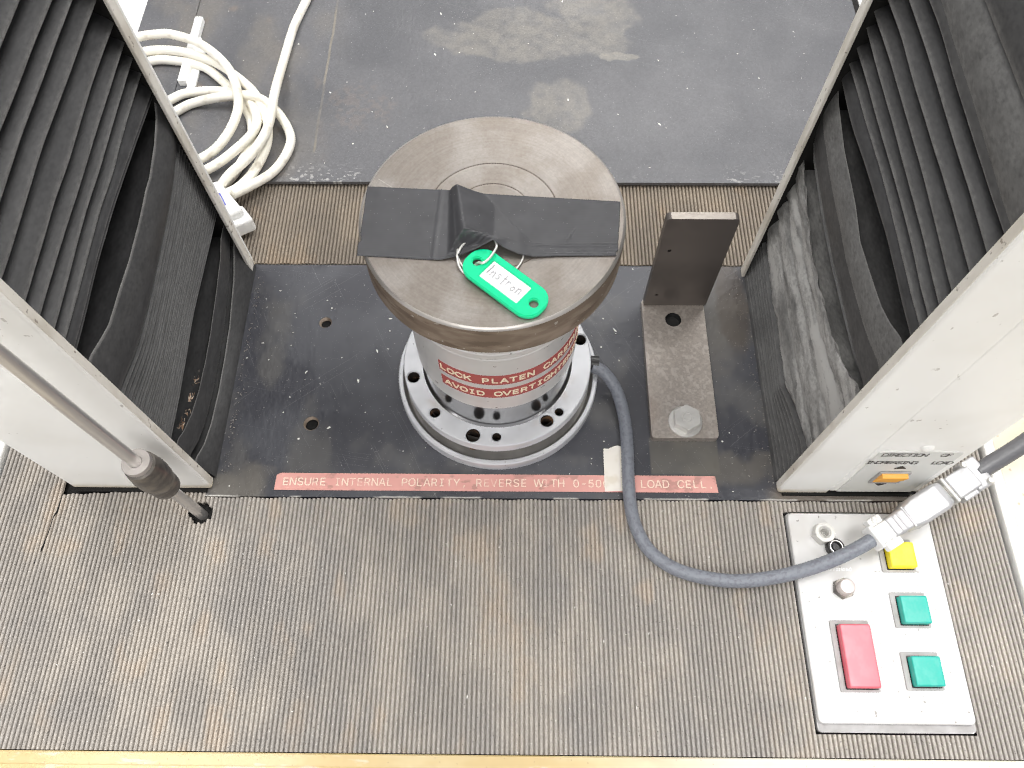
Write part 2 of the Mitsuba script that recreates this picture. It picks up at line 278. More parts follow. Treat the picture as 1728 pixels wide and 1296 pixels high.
mat('black_plastic', (.018, .018, .018), .35, .5)
mat('bezel_grey', lambda p, n, uv: mix(C(.42, .41, .41), C(.28, .27, .26), fbm(p.x * 160, p.y * 160, 0, 3)), .5, .4)
def dirty_plastic(col):
    return lambda p, n, uv: mix(C(*col), C(*[min(1, c * .6 + .30) for c in col]), smoothstep(.35, .80, fbm(p.x * 220 + 3, p.y * 160, p.z * 90, 5)) * .12)
mat('teal_plastic', dirty_plastic((.015, .38, .31)), .28, .5)
mat('red_plastic', dirty_plastic((.66, .12, .155)), .28, .5)
mat('yellow_plastic', dirty_plastic((.92, .76, .01)), .3, .5)
mat('orange_plastic', (.88, .42, .06), .3, .5)
mat('panel_white', lambda p, n, uv: mix(mix(C(.62, .615, .605), C(.55, .535, .515), smoothstep(.45, .8, fbm(p.x * 40, p.y * 40, 0, 4))), C(.20, .18, .16), smoothstep(.82, .85, fbm(p.x * 330, p.y * 330, 4, 3)) * .8), .36, .45)
mat('raised_white', (.83, .83, .83), .35, .5)
mat('blue_print', (.13, .13, .42), .6, .3)
mat('crumb_brown', lambda p, n, uv: mix(C(.20, .12, .075), C(.55, .45, .36), smoothstep(.5, .62, noise(p.x * 900, p.y * 500, p.z * 900))), .7, .3)
mat('flake_white', (.74, .72, .68), .6, .3)

# ---------------------------------------------------------------- the setting: table base, floor
put('floor', bx(-4, 4, -4, 4, -.86, -.85), 'floor_vinyl', kind='structure')
put('machine_table', bx(-.3945, .3525, .0054, 1.3, -.09, -.0055), 'dark_base', kind='structure')

# ---------------------------------------------------------------- ribbed mats
PITCH = .003175
PROF = [(.00, -.0026), (.10, -.0024), (.19, -.0005), (.33, .0), (.67, .0), (.81, -.0005), (.90, -.0024)]
def ribs(x0, x1, yint, zt=0., seed=0, thick=.0042, wob=.00035):
    """ribbed rubber between x0 and x1; yint(x) lists the (y0, y1) stretches that are there"""
    V, Fc = [], []
    def quad(a, b, c, d):
        n = len(V); V.extend([a, b, c, d]); Fc.extend([[n, n + 1, n + 2], [n, n + 2, n + 3]])
    n0 = int(round((x1 - x0) / PITCH)); r = np.random.default_rng(seed)
    for i in range(n0):
        pr = [(x0 + (i + a) * PITCH, z) for a, z in PROF + [(1., -.0026)]]
        for (xa, za), (xb, zb) in zip(pr[:-1], pr[1:]):
            for (y0, y1) in yint((xa + xb) / 2):
                if y1 - y0 < 1e-4: continue
                m = max(1, int((y1 - y0) / .012)); ys = np.linspace(y0, y1, m + 1)
                def w(x, y): return x + wob * (nnoise(np.array([x * 40, y * 18, seed + .5])) - .5)
                wz = [.0005 * (nnoise(np.array([xa * 90, y * 45, 3.])) - .5) for y in ys]
                for k in range(m):
                    ya, yb = ys[k], ys[k + 1]
                    quad((w(xa, ya), ya, zt + za + wz[k]), (w(xb, ya), ya, zt + zb + wz[k]), (w(xb, yb), yb, zt + zb + wz[k + 1]), (w(xa, yb), yb, zt + za + wz[k + 1]))
                quad((xa, y0, zt - thick), (xb, y0, zt - thick), (xb, y0, zt + zb), (xa, y0, zt + za))
                quad((xb, y1, zt - thick), (xa, y1, zt - thick), (xa, y1, zt + za), (xb, y1, zt + zb))
    m = trimesh.Trimesh(np.array(V), np.array(Fc), process=False); m.merge_vertices(digits_vertex=6); return m
PANEL = (.1945, .2992, .0195, .1685)
def front_y(x):
    o = [(.0057, .1764 + .0004 * math.sin(x * 210))]
    if -.342 < x < -.2345: o = [(.0057, .1778 + .0037 * min(1, max(0, (x + .34) / .08)) + .0004 * math.sin(x * 410))]
    if x < -.342 : o = [(.0057, .475)]
    if x > .2965: o = [(.0057, .475)]
    if PANEL[0] - .0005 < x < PANEL[1]: o = [(.0057, PANEL[2]), (PANEL[3], o[0][1])]
    d = abs(x + .2352); rr = .0082 + .0008 * math.sin(x * 1100)
    if d < rr:
        h = math.sqrt(rr * rr - d * d); o = [(o[0][0], .1645 - h), (.1645 + h, o[0][1])]
    if abs(x + .3405) < .0006: o = [(.0057, .113 + 0 * x), (.1265, o[0][1])] if False else o
    return o
put('ribbed_mat', ribs(-.3925, .3515, front_y, 0, 1), 'ribbed_rubber', 25, 'worn grey ribbed rubber mat across the front of the machine, around the control panel', 'rubber mat')
put('ribbed_mat', ribs(-.3330, .2900, lambda x: [(.3870 + .0004 * math.sin(x * 300), .4790)], 0.0005, 2), 'ribbed_rubber_brown', 25, 'brown dusty strip of ribbed rubber mat behind the load cell, between the two columns', 'rubber mat')

put('ribbed_mat__tear', tube(spline([(-.3412, .1780, -.0012), (-.3418, .1655, -.0004), (-.3432, .1600, -.0002), (-.3440, .1450, -.0003), (-.3480, .1260, -.0008)], 8), .0006, 6), 'dark_base')
# ---------------------------------------------------------------- black base plate, threaded holes
base = sbox(-.2345, .1775, .1995, .3866).union(sbox(.19, .1775, .2925, .1826))
for (hx, hy, hr) in ((-.1620, .3285, .0052), (-.1625, .2370, .0060)):
    base = base.difference(Point(hx, hy).buffer(hr, quad_segs=12))
put('base_plate', plate(base, -.0050, -.0008), 'black_painted_plate', label='scratched black painted steel plate under the load cell and the bracket', cat='plate')
for (hx, hy, hr) in ((-.1620, .3285, .0052), (-.1625, .2370, .0060)):
    pr = [(hr + .0002, -.0009)]
    for k in range(7): pr += [(hr, -.0012 - k * .0016), (hr - .0009, -.0020 - k * .0016)]
    pr += [(hr - .0005, -.014), (0.00001, -.014)]
    put('base_plate__threaded_hole', lathe(pr, 40, (hx, hy, 0)), 'rusty_steel', 35)

# ---------------------------------------------------------------- rear sheet
put('rear_sheet', bx(-.3375, .3440, .4728, 1.25, .0030, .0062), 'black_rubber_sheet', label='stained black rubber sheet covering the rear of the table', cat='rubber sheet')
put('rear_sheet', bx(-.3935, -.3384, .4735, 1.25, .0030, .0060), 'black_rubber_sheet', label='narrow black rubber strip at the left end of the rear sheet, under the coiled cord', cat='rubber sheet')
put('rear_sheet__seam', cat(bx(-.1936, -.1933, .5085, 1.2, .00610, .00632), bx(-.2300, -.1933, .5082, .5085, .00610, .00632)), 'black_rubber_sheet')
put('rear_bed', bx(-.394, .352, .486, 1.25, -.0054, .0029), 'dark_base', kind='structure')

# ---------------------------------------------------------------- trims round the table
def edge_trim(prof, y0, y1, along='y', n=2):
    P = np.array(prof); out = []
    s = np.linspace(y0, y1, n)
    v = np.array([[(p[0], t, p[1]) if along == 'y' else (t, p[0], p[1]) for p in P] for t in s]).reshape(-1, 3); k = len(P); f = []
    for i in range(n - 1):
        for j in range(k - 1): f += [[i * k + j, i * k + j + 1, (i + 1) * k + j + 1], [i * k + j, (i + 1) * k + j + 1, (i + 1) * k + j]]
    return trimesh.Trimesh(v, f, process=False)
put('front_trim', edge_trim([(.0052, -.006), (.0052, -.0004), (.0044, .0004), (-.0022, .0004), (-.0030, -.0003), (-.0036, -.0003), (-.0052, .0001), (-.0080, -.0012), (-.0100, -.0040), (-.0105, -.09)], -.45, .45, 'x'), 'aged_cream_paint', 40,
    'yellowed cream painted trim along the front edge of the machine', 'trim')
put('side_trim', edge_trim([(-.3948, -.006), (-.3948, .0012), (-.3956, .0022), (-.4040, .0022), (-.4050, .0012), (-.4600, .0012), (-.4640, -.002), (-.465, -.09)], -.0105, 1.25), 'frame_white', 40, 'white painted frame edge along the left side of the mat', 'trim')
put('side_trim', edge_trim([(.3530, -.006), (.3530, .0012), (.3538, .0022), (.3612, .0022), (.3620, .0010)], -.0105, 1.25), 'frame_white', 40, 'white painted frame edge along the right side of the mat', 'trim')
put('side_ledge', bx(.3622, .4300, -.0105, 1.25, -.09, .0004, .001), 'beige_paint', label='speckled beige ledge outside the white frame edge on the right', cat='ledge')

# ---------------------------------------------------------------- columns
ZT = .95
def front_panel(x0, x1, y0, y1, inner, notch=None, tag_key=None):
    poly = Polygon([(x0, .002), (x1, .002), (x1, ZT), (x0, ZT)])
    if notch: poly = poly.difference(sbox(*notch))
    m = trimesh.creation.extrude_polygon(poly, y1 - y0, engine='earcut')
    m.apply_transform(np.array([[1, 0, 0, 0], [0, 0, -1, y1], [0, 1, 0, 0], [0, 0, 0, 1.]])); return m
def strip(x0, x1, y0, y1, z0, z1, r=.0012):
    return plate(rrect(x0, x1, y0, y1, r, 4), z0, z1)
def column(side):
    if side < 0: key, xi, xo, lab = 'column_housing', -.2294, -.3341, 'white sheet metal column housing on the left, with the steel rod standing in front'
    else: key, xi, xo, lab = 'column_housing_001', .1916, .2930, 'white sheet metal column housing on the right, with the printed load direction label'
    labels[key] = {'label': lab, 'category': 'machine column', 'group': 'column housings of the testing machine'}
    a, b = min(xi, xo), max(xi, xo)
    if side < 0: fp = plate(rrect(a, b, .1828, .1906, .0022, 5), .0022, ZT)
    else: fp = cat(plate(rrect(a, .2290, .1828, .1906, .0022, 5), .0022, ZT), plate(rrect(.2280, b, .1829, .1905, .0015, 4), .0065, ZT))
    fp = m3d.Manifold.batch_boolean([man(g) for g in fp.split(only_watertight=False)], m3d.OpType.Add) if side > 0 else man(fp)
    put(key + '__front_panel', tm(fp), 'white_paint', 30)
    e = (xi - .0004, xi + .0004)
    put(key + '__inner_edge', plate(rrect(min(e), max(e), .1846, .1900, .0003, 2), .004, ZT), 'worn_shaded_edge')
    put(key + '__back_edge', plate(rrect(xi - .0022, xi + .0004, .3757, .3838, .0008, 3), -.0003, ZT), 'worn_shaded_edge', 30)
    put(key + '__back_panel', bx(a, b, .3842, .3864, .0008, ZT), 'white_paint')
    put(key + '__shade_backing', bx(a + .001, b - .001, .38395, .3842, .0008, ZT), 'dark_base')  # added dark sheet standing in for the shade inside the column
    put(key + '__outer_panel', bx(xo - side * .0022 if side > 0 else xo, xo if side > 0 else xo + .0022, .1912, .3840, .0008, ZT), 'white_paint')
    put(key + '__foot', bx(a + .004, b - .004, .180 if side < 0 else .181, .1905, -.004, .0018), 'dark_base')
    return key
colL, colR = column(-1), column(1)

LEFT = dict([('L1', [(0.319, 0.3064), (0.3027, 0.3062), (0.2897, 0.306)]), ('L2', [(0.343, 0.2898), (0.3278, 0.2891), (0.3124, 0.2897), (0.2897, 0.2892), (0.2742, 0.289), (0.258, 0.289)]), ('L3', [(0.3587, 0.2779), (0.3294, 0.2774), (0.3055, 0.2768), (0.2822, 0.277), (0.2543, 0.2763), (0.2412, 0.2751), (0.2269, 0.2742)]), ('L4', [(0.3771, 0.2622), (0.3488, 0.2621), (0.3166, 0.2616), (0.2941, 0.2619), (0.2727, 0.2623), (0.2533, 0.2608), (0.2294, 0.2592), (0.2153, 0.2587), (0.203, 0.2576)]), ('L5', [(0.3841, 0.2436), (0.3568, 0.2444), (0.3275, 0.2443), (0.2991, 0.2425), (0.2711, 0.2409), (0.2621, 0.2432), (0.2377, 0.2408), (0.2186, 0.2399), (0.2024, 0.2388)]), ('L6', [(0.3837, 0.2303), (0.3591, 0.2299), (0.3325, 0.2293), (0.3005, 0.2286), (0.2826, 0.2279), (0.2668, 0.2279), (0.2392, 0.2276), (0.2225, 0.2271), (0.2021, 0.226)]), ('L7', [(0.3818, 0.2191), (0.3549, 0.2188), (0.3217, 0.2174), (0.2928, 0.2163), (0.2747, 0.2174), (0.2368, 0.2152), (0.2047, 0.2127)]), ('L8', [(0.3861, 0.2073), (0.3569, 0.2072), (0.3318, 0.207), (0.3033, 0.2044), (0.2824, 0.2066), (0.2404, 0.2042), (0.2053, 0.2022)]), ('L9', [(0.3862, 0.1916), (0.3533, 0.1939), (0.3306, 0.1954), (0.3106, 0.1962), (0.2898, 0.1976), (0.2471, 0.1968), (0.2106, 0.1932)]), ('F1', [(0.388, 0.188), (0.3768, 0.1786), (0.3592, 0.1724), (0.3357, 0.1676), (0.3258, 0.1679), (0.3066, 0.1659), (0.2739, 0.165), (0.2519, 0.1663), (0.226, 0.1673), (0.2138, 0.171), (0.2015, 0.1757)]), ('F2', [(0.3867, 0.1565), (0.3785, 0.1483), (0.35, 0.1408), (0.3095, 0.1368), (0.2711, 0.1338), (0.2404, 0.133), (0.2215, 0.135), (0.202, 0.1409)]), ('PE', [(0.3577, 0.0724), (0.3247, 0.0728), (0.2904, 0.074), (0.2571, 0.0697), (0.2355, 0.0678), (0.2069, 0.0667), (0.1995, 0.0659)]), ('F3', [(0.3719, 0.0573), (0.3566, 0.0508), (0.3279, 0.0454), (0.2949, 0.0408), (0.2712, 0.0393), (0.2464, 0.0398), (0.2249, 0.0438), (0.2093, 0.0501), (0.2001, 0.056)]), ('F4', [(0.3843, 0.0354), (0.3591, 0.0225), (0.3176, 0.0113), (0.2907, 0.0085), (0.2604, 0.0075), (0.232, 0.0095), (0.2126, 0.0147), (0.1992, 0.0231)])])
RIGHT = dict([('R1', [(0.3275, 0.3021), (0.2924, 0.3005), (0.2709, 0.3006), (0.2477, 0.2992), (0.2239, 0.2978), (0.2045, 0.2971)]), ('R1b', [(0.3363, 0.2954), (0.3156, 0.2966), (0.282, 0.2942), (0.2571, 0.294), (0.2311, 0.293), (0.2035, 0.2931)]), ('R2', [(0.3548, 0.2814), (0.3287, 0.2819), (0.2937, 0.282), (0.2693, 0.281), (0.2406, 0.2805), (0.2159, 0.28), (0.2042, 0.2792)]), ('R3', [(0.3754, 0.2658), (0.344, 0.2678), (0.3083, 0.2661), (0.2821, 0.2663), (0.2542, 0.2664), (0.2287, 0.2661), (0.2036, 0.2647)]), ('R4', [(0.3811, 0.2518), (0.3446, 0.2533), (0.3134, 0.2531), (0.2924, 0.2535), (0.2637, 0.2532), (0.2299, 0.2513), (0.2041, 0.2491)]), ('R5', [(0.3807, 0.2414), (0.3477, 0.2403), (0.3122, 0.2407), (0.2747, 0.2403), (0.2387, 0.2399), (0.2034, 0.2371)]), ('R6', [(0.3852, 0.2271), (0.3527, 0.228), (0.3222, 0.228), (0.2824, 0.2293), (0.2442, 0.2293), (0.2111, 0.2266)]), ('R7', [(0.3848, 0.2155), (0.3539, 0.2165), (0.3303, 0.2173), (0.2895, 0.2194), (0.2445, 0.2183), (0.2195, 0.2175)]), ('R8', [(0.3811, 0.2037), (0.3535, 0.2015), (0.301, 0.2066), (0.2603, 0.2092), (0.2258, 0.2079), (0.211, 0.2077)]), ('G1', [(0.3872, 0.1967), (0.3767, 0.1916), (0.3443, 0.1857), (0.3016, 0.1836), (0.2781, 0.1795), (0.2573, 0.1816), (0.2298, 0.1854), (0.2153, 0.1906), (0.2032, 0.1967)]), ('G2', [(0.3864, 0.1562), (0.3726, 0.1496), (0.3319, 0.1461), (0.2918, 0.1451), (0.2614, 0.1462), (0.2397, 0.1466), (0.2147, 0.1474), (0.2032, 0.1489)]), ('G3', [(0.3889, 0.1344), (0.371, 0.1284), (0.3414, 0.1218), (0.3182, 0.1186), (0.2863, 0.1195), (0.2533, 0.1216), (0.2246, 0.1286), (0.203, 0.1418)]), ('G4', [(0.3667, 0.0944), (0.3406, 0.0881), (0.2939, 0.0869), (0.2664, 0.0862), (0.2278, 0.0916)]), ('G5', [(0.3759, 0.0749), (0.3433, 0.0669), (0.2979, 0.0618), (0.2638, 0.061), (0.237, 0.0623)]), ('G6', [(0.3875, 0.0427), (0.3444, 0.0354), (0.3024, 0.0342), (0.2584, 0.0296), (0.2327, 0.0436), (0.2052, 0.0534)])])
YS = np.linspace(.1920, .3838, 72)
def zcurve(pts, smooth=1):
    p = np.array(sorted(pts)); z = np.interp(YS, p[:, 0], p[:, 1])
    for _ in range(smooth * 3): z = np.convolve(np.pad(z, 3, 'edge'), np.ones(7) / 7, 'valid')
    return z
def bellows(key, side, ridges, label):
    """ridges, top to bottom: (z along YS, x of the ridge, depth of the fold above it, share of the gap at which that fold lies, wear)"""
    labels[key] = {'label': label, 'category': 'bellows', 'group': 'rubber bellows of the machine columns'}
    for i in range(1, len(ridges)):
        z0, x0 = ridges[i - 1][0], ridges[i - 1][1]; z1, x1, dep, share, ridge_highlight, dust, bulge = ridges[i][:7]; pocket = ridges[i][7] if len(ridges[i]) > 7 else 0
        gap = np.maximum(z0 - z1, .0006)
        zv = z0 - share * gap; xv = np.minimum(np.abs(x0), np.abs(x1)) * 0 + side * (max(abs(np.mean(x0)), abs(np.mean(x1))) + dep)
        rows = []; cols = []
        t = np.array([0, .03, .07, .12, .25, .42, .6, .76, .88, .95, 1.])
        rnd = .0016
        up = [(0., 0.), (.15, .06), (.55, .45), (1., 1.)] if dep > .0005 else []
        for a, s in up[:-1]:     # the hidden underside of the ridge above
            rows.append(np.stack([np.broadcast_to(x0 + (xv - x0) * a, YS.shape), YS, z0 - (z0 - zv) * s], -1)); cols.append(np.full(len(YS), ridge_highlight * (1 - a) ** 3))
        if pocket:
            for fx, zz_ in ((1., z0 - .5 * gap), (1., z1 - .3 * pocket), (1., z1 - pocket), (.15, z1 - pocket)):
                rows.append(np.stack([np.broadcast_to(x1 + (xv - x1) * fx, YS.shape), YS, zz_], -1)); cols.append(np.zeros(len(YS)))
            xv, zv = x1 + side * .0006, z1 - pocket
        start = (xv, zv) if up else (x0, z0)
        for tt in t if up else t[0:]:
            x = start[0] + (x1 - start[0]) * (1 - (1 - tt) ** 1.35) - side * bulge * math.sin(math.pi * tt); z = start[1] + (z1 - start[1]) * tt ** 1.12
            rows.append(np.stack([np.broadcast_to(x, YS.shape), YS, np.broadcast_to(z, YS.shape)], -1)); cols.append(np.full(len(YS), max(ridge_highlight * max(0, (tt - .80) / .20) ** 2, 0 if up else ridges[i - 1][4] * max(0, 1 - tt / .07))))
        rows.append(np.stack([np.broadcast_to(x1 + side * .0006, YS.shape), YS, z1 - .0009], -1)); cols.append(np.full(len(YS), ridge_highlight))  # painted ridge highlight is strongest at the fold edge
        V = np.array(rows); n, m = V.shape[:2]; P = V.reshape(-1, 3)
        big = min(1., float(np.mean(gap)) / .012)
        P[:, 0] += .0007 * big * (nfbm(P * np.array([20, 28, 45]), 3, 5) - .5) + (.0045 * (nfbm(P * np.array([50, 80, 160]), 5, 15) - .5) if dust > .45 else 0); P[:, 2] += .0005 * big * (nfbm(P * np.array([10, 60, 10]) + 9, 3, 8) - .5)
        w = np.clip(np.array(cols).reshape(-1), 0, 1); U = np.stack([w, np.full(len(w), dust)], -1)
        q = np.arange(n * m).reshape(n, m); f = np.concatenate([np.stack([q[:-1, :-1], q[1:, :-1], q[1:, 1:]], -1).reshape(-1, 3), np.stack([q[:-1, :-1], q[1:, 1:], q[:-1, 1:]], -1).reshape(-1, 3)])
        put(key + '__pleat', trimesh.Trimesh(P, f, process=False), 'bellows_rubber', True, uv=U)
def flat(z): return np.full(len(YS), z)
XL = -.2370
lr = [(flat(z), XL, .030, .12, .5, .06, .0006) for z in np.arange(.9, .325, -.0165)]
lr += [(flat(.3225), XL, .030, .12, .5, .06, .0006)]
for k in ('L1', 'L2', 'L3', 'L4', 'L5', 'L6', 'L7', 'L8'): lr.append((zcurve(LEFT[k]), XL, .030, .12, .5, .05, .0007))
lr.append((zcurve(LEFT['L9']), XL, .008, .2, .35, .05, .0006))
l9 = lr[-1][0]; f1 = zcurve(LEFT['F1'], 0)
lr.append((l9 - np.clip((YS - .205) * .02, -.0, .004) * 0 - .0030, XL - .0006, .002, .3, .3, .05, 0))
lr.append((f1, XL - .0015, .060, .10, .75, .05, .0, .016))
f2 = zcurve(LEFT['F2']); pe = zcurve(LEFT['PE'])
lr.append((f2, XL, 0., 0., .25, .09, .0042))
tr = np.random.default_rng(4)
for k, t in enumerate(np.cumsum(np.r_[.8, .8, .8, .8, .6, .6, .5, .5, .55, .5, .45, .5, .5, .45, .5, .5, .45, .5, .5, .5, .6, .6, .9]) / 13.1):
    lr.append((f2 + (pe - f2) * min(t, 1) + .0004 * (nnoise(np.stack([YS * 50, YS * 0 + k, YS * 0], -1)) - .5), XL + .0007 * (tr.random() - .5), .0046, .34, .55, .10, .0))
f3 = zcurve(LEFT['F3'], 0); f4 = zcurve(LEFT['F4'], 0)
lr.append((f3, XL, .045, .10, .8, .06, .0, .016))
lr.append((f3 + (f4 - f3) * .80, XL - .0008, 0., 0., .1, .10, .0008))
lr.append((f4, XL + .0006, .010, .55, .7, .08, .0, .006))
lr.append((flat(-.001), -.2286, 0., 0., .0, .10, .0006))
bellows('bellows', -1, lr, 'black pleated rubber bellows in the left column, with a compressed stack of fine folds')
XR = .1992
rr = [(flat(z), XR, .030, .12, .5, .06, .0006) for z in np.arange(.9, .36, -.0165)]
rr += [(flat(.3545), XR, .030, .12, .4, .06, .0006), (flat(.3255), XR, .010, .2, .5, .10, .003)]
rr += [(zcurve(RIGHT['R1']), XR, .004, .08, .15, .26, .0025), (zcurve(RIGHT['R1b']), XR - .0006, 0., 0., .5, .12, .0)]
for k in ('R2', 'R3', 'R4', 'R5', 'R6', 'R7'): rr.append((zcurve(RIGHT[k]), XR, .030, .12, .55, .07, .0007))
rr.append((zcurve(RIGHT['R8']), XR, .005, .2, .4, .07, .0006))
g = {k: zcurve(RIGHT[k], 0) for k in ('G1', 'G2', 'G3', 'G4', 'G5', 'G6')}
rr.append((g['G1'] - .0, XR + .0012, .060, .10, .5, .12, .0, .016))
rr.append((g['G2'] + (g['G1'] - g['G2']) * .5, XR - .0012, 0., 0., .1, .30, .0006)); rr.append((g['G2'], XR, 0., 0., .1, .12, .0006))
for t in (.10, .18, .26): rr.append((g['G2'] + (g['G3'] - g['G2']) * t, XR + .0012, .004, .3, .2, .2, 0.))
rr.append((g['G3'], XR, .034, .30, .5, .40, .0, .010))
rr.append((g['G3'] + (g['G4'] - g['G3']) * .5, XR + .0010, 0., 0., .2, .80, .0016)); rr.append((g['G4'], XR - .0004, .003, .12, .4, .85, .0010)); rr.append((g['G5'], XR - .0006, .006, .14, .5, .70, .0020)); rr.append((g['G6'], XR + .0004, .005, .12, .4, .80, .0030))
zb = flat(-.001)
for k, t in enumerate((.14, .26, .36, .47, .58, .7, .82, .93)): rr.append((g['G6'] + (zb - g['G6']) * t, XR - .0006 - t * .006 + .0010 * (tr.random() - .5), .0062, .34, .5, .16, .0))
rr.append((zb, .1915, 0., 0., 0., .15, .0))
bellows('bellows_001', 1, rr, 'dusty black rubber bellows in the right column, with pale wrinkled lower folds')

# crumbs caught in the lowest left fold
V, Fc = [], []; cr = np.random.default_rng(3)
for _ in range(30):
    i = int(cr.integers(6, 26)); a = np.array([-.2385 - cr.random() * .004, YS[i], f3[i] + .0002 + cr.random() * .0012]); d_ = cr.normal(0, .0009, (3, 3)) * [1, 2.2, .6]; k = len(V); V.extend((a + d_).tolist()); Fc.append([k, k + 1, k + 2])
put('fold_crumbs', trimesh.Trimesh(np.array(V), Fc, process=False), 'crumb_brown', label='brown and pale crumbs caught in the lowest fold of the left bellows', cat='debris', kind='stuff')

# ---------------------------------------------------------------- right column label, indicator, screw
lp = Polygon([(.2335, .0068), (.2872, .0068), (.2862, .0845), (.2840, .0865), (.2352, .0865), (.2325, .0842)])
V2Y = lambda y: np.array([[1, 0, 0, 0], [0, 0, -1, y], [0, 1, 0, 0], [0, 0, 0, 1.]])
m = trimesh.creation.extrude_polygon(lp, .0009, engine='earcut'); m.apply_transform(V2Y(.1830))
put(colR + '__direction_label', m, 'label_grey', label='printed grey label reading direction of increasing load')
tx = mono('DIRECTION   OF', .0052, .00317, .00012, False) + [q.apply_translation((-.0050, -.0138, 0)) for q in mono('INCREASING   LOAD', .0052, .00334, .00012, False)]
m = cat(*tx); m.apply_translation((.2373, .0790, 0)); m.apply_transform(V2Y(.1820))
put(colR + '__direction_label__lettering', m, 'black_ink')
for zz, s in ((.0590, 1), (.0238, -1)):
    m = trimesh.creation.extrude_polygon(Polygon([(.2535, zz - s * .0022), (.2615, zz - s * .0022), (.2575, zz + s * .0022)]), .0004, engine='earcut'); m.apply_transform(V2Y(.1820))
    put(colR + '__direction_label__arrow', m, 'black_ink')
pz = m3d.Manifold.batch_hull([m3d.Manifold.sphere(.0007, 12).translate((x_, y_, z_)) for x_ in (.2490, .2655) for y_, z_ in ((.1815, .0312), (.1815, .0492), (.1780, .0486), (.1785, .0455))])
put('indicator_lens', tm(pz), 'orange_plastic', 30, 'small orange indicator lens on the load direction label', 'indicator light')
put('indicator_lens__rim', bx(.2468, .2680, .1806, .1818, .0300, .0507), 'bezel_grey')
m = lathe([(0.00001, .0022), (.0022, .0020), (.0038, .0011), (.0044, 0)], 32); m.apply_transform(V2Y(.1828)); m.apply_translation((.2592, 0, .0927))
put(colR + '__screw', m, 'white_paint', True)

# ---------------------------------------------------------------- steel rod with collar, left
RX, RY = -.2352, .1640
put('upright_rod', lathe([(.0039, -.05), (.0039, ZT), (0.00001, ZT)], 40, (RX, RY, 0)), 'rod_steel', 40, 'polished vertical steel rod passing through the mat before the left column', 'rod')
put('upright_rod__collar', lathe([(.0080, .1035), (.0098, .1020), (.0106, .0965), (.0112, .0900), (.0112, .0835), (.0106, .0765), (.0098, .0722), (.0092, .0718), (.0090, .0712), (.0094, .0705), (.0096, .0660), (.0091, .0610), (.0078, .0590), (.0041, .0588)], 56, (RX, RY, 0)), 'collar_bronze', 40, label='dark worn bronze collar on the rod')
put('upright_rod__collar__washer', lathe([(.0041, .1078), (.0086, .1078), (.0089, .1072), (.0089, .1045), (.0083, .1038), (.0041, .1037)], 56, (RX, RY, 0)), 'collar_face', 40)

# ---------------------------------------------------------------- load cell
LX, LY = -.0172, .2785
P0 = (LX, LY)
HOLES = [(-63.3, -15.6, 4.6), (-45.5, -45.0, 3.9), (-16.7, -62.9, 5.2), (.6, -64.1, 3.3), (37.5, -51.0, 4.8), (46.6, -43.8, 3.2), (64.0, 17.8, 4.6), (60, 44, 3.2), (-58, 33, 4.6), (-20, 62, 4.6), (22, 60, 4.6)]
tag('load_cell', 'silver cylindrical load cell with a drilled flange and two red warning labels', 'load cell')
put('load_cell__base_ring', lathe([(.0785, -.001), (.0785, .0088), (.0777, .0097), (.0752, .0097), (.0747, .0092)], 128, (LX, LY, 0)), 'painted_alu', 35)
put('load_cell__base_groove', lathe([(.0747, .0092), (.0722, .0035), (.0640, .0030), (.0640, .0240)], 128, (LX, LY, 0)), 'shaded_groove_steel', 35)
fl = m3d.Manifold.cylinder(.0092, .0718, .0718, 128).translate((LX, LY, .0200)) + m3d.Manifold.cylinder(.0007, .0718, .0711, 128).translate((LX, LY, .0292))
for hx, hy, r in HOLES: fl = fl - cyl(r / 1000, .02, .05, LX + hx / 1000, LY + hy / 1000, 32) - m3d.Manifold.cylinder(.0009, r / 1000, r / 1000 + .0009, 32).translate((LX + hx / 1000, LY + hy / 1000, .0291))
put('load_cell__flange', tm(fl), 'painted_alu', 30)
for hx, hy, r in HOLES:
    put('load_cell__flange__bolt_hole', lathe([(r / 1000 - .0001, .0286), (r / 1000 - .0003, .0125), (0.00001, .0124)], 32, (LX + hx / 1000, LY + hy / 1000, 0)), 'dark_hole', 40)
put('load_cell__collar', lathe([(.0572, .0294), (.0572, .0310), (.0556, .0316), (.0552, .0640), (.0570, .0648)], 128, (LX, LY, 0)), 'polished_collar', 35)
put('load_cell__body', lathe([(.0540, .0641), (.0572, .0643), (.0577, .0649), (.0577, .1352), (.05735, .1356), (.05735, .1364), (.0577, .1368), (.0577, .1420), (.0573, .1424), (.0573, .1432), (.0577, .1436), (.0577, .1765), (.03, .1771)], 160, (LX, LY, 0)), 'grey_cylinder', 35)
put('load_cell__cable_gland', tube([(LX + .069, LY + .004, .0165), (LX + .079, LY + .0035, .0165)], .0060, 24), 'black_plastic', 40)
def wrap(m, r0):
    v = m.vertices.copy(); a = v[:, 0] / .0577; r = r0 + v[:, 2]
    m = m.copy(); m.vertices = np.stack([LX + r * np.sin(a), LY - r * np.cos(a), v[:, 1]], -1); return m
def cyl_band(a0, a1, z0, z1, r):
    n = 60; a = np.radians(np.linspace(a0, a1, n)); v = []
    for rr_, z in ((r - .0005, z0), (r, z0), (r, z1), (r - .0005, z1)): v.append(np.stack([LX + rr_ * np.sin(a), LY - rr_ * np.cos(a), np.full(n, z)], -1))
    v = np.vstack(v); f = []
    for k in range(3):
        for i in range(n - 1): f += [[k * n + i, k * n + i + 1, (k + 1) * n + i + 1], [k * n + i, (k + 1) * n + i + 1, (k + 1) * n + i]]
    return trimesh.Trimesh(v, f, process=False)
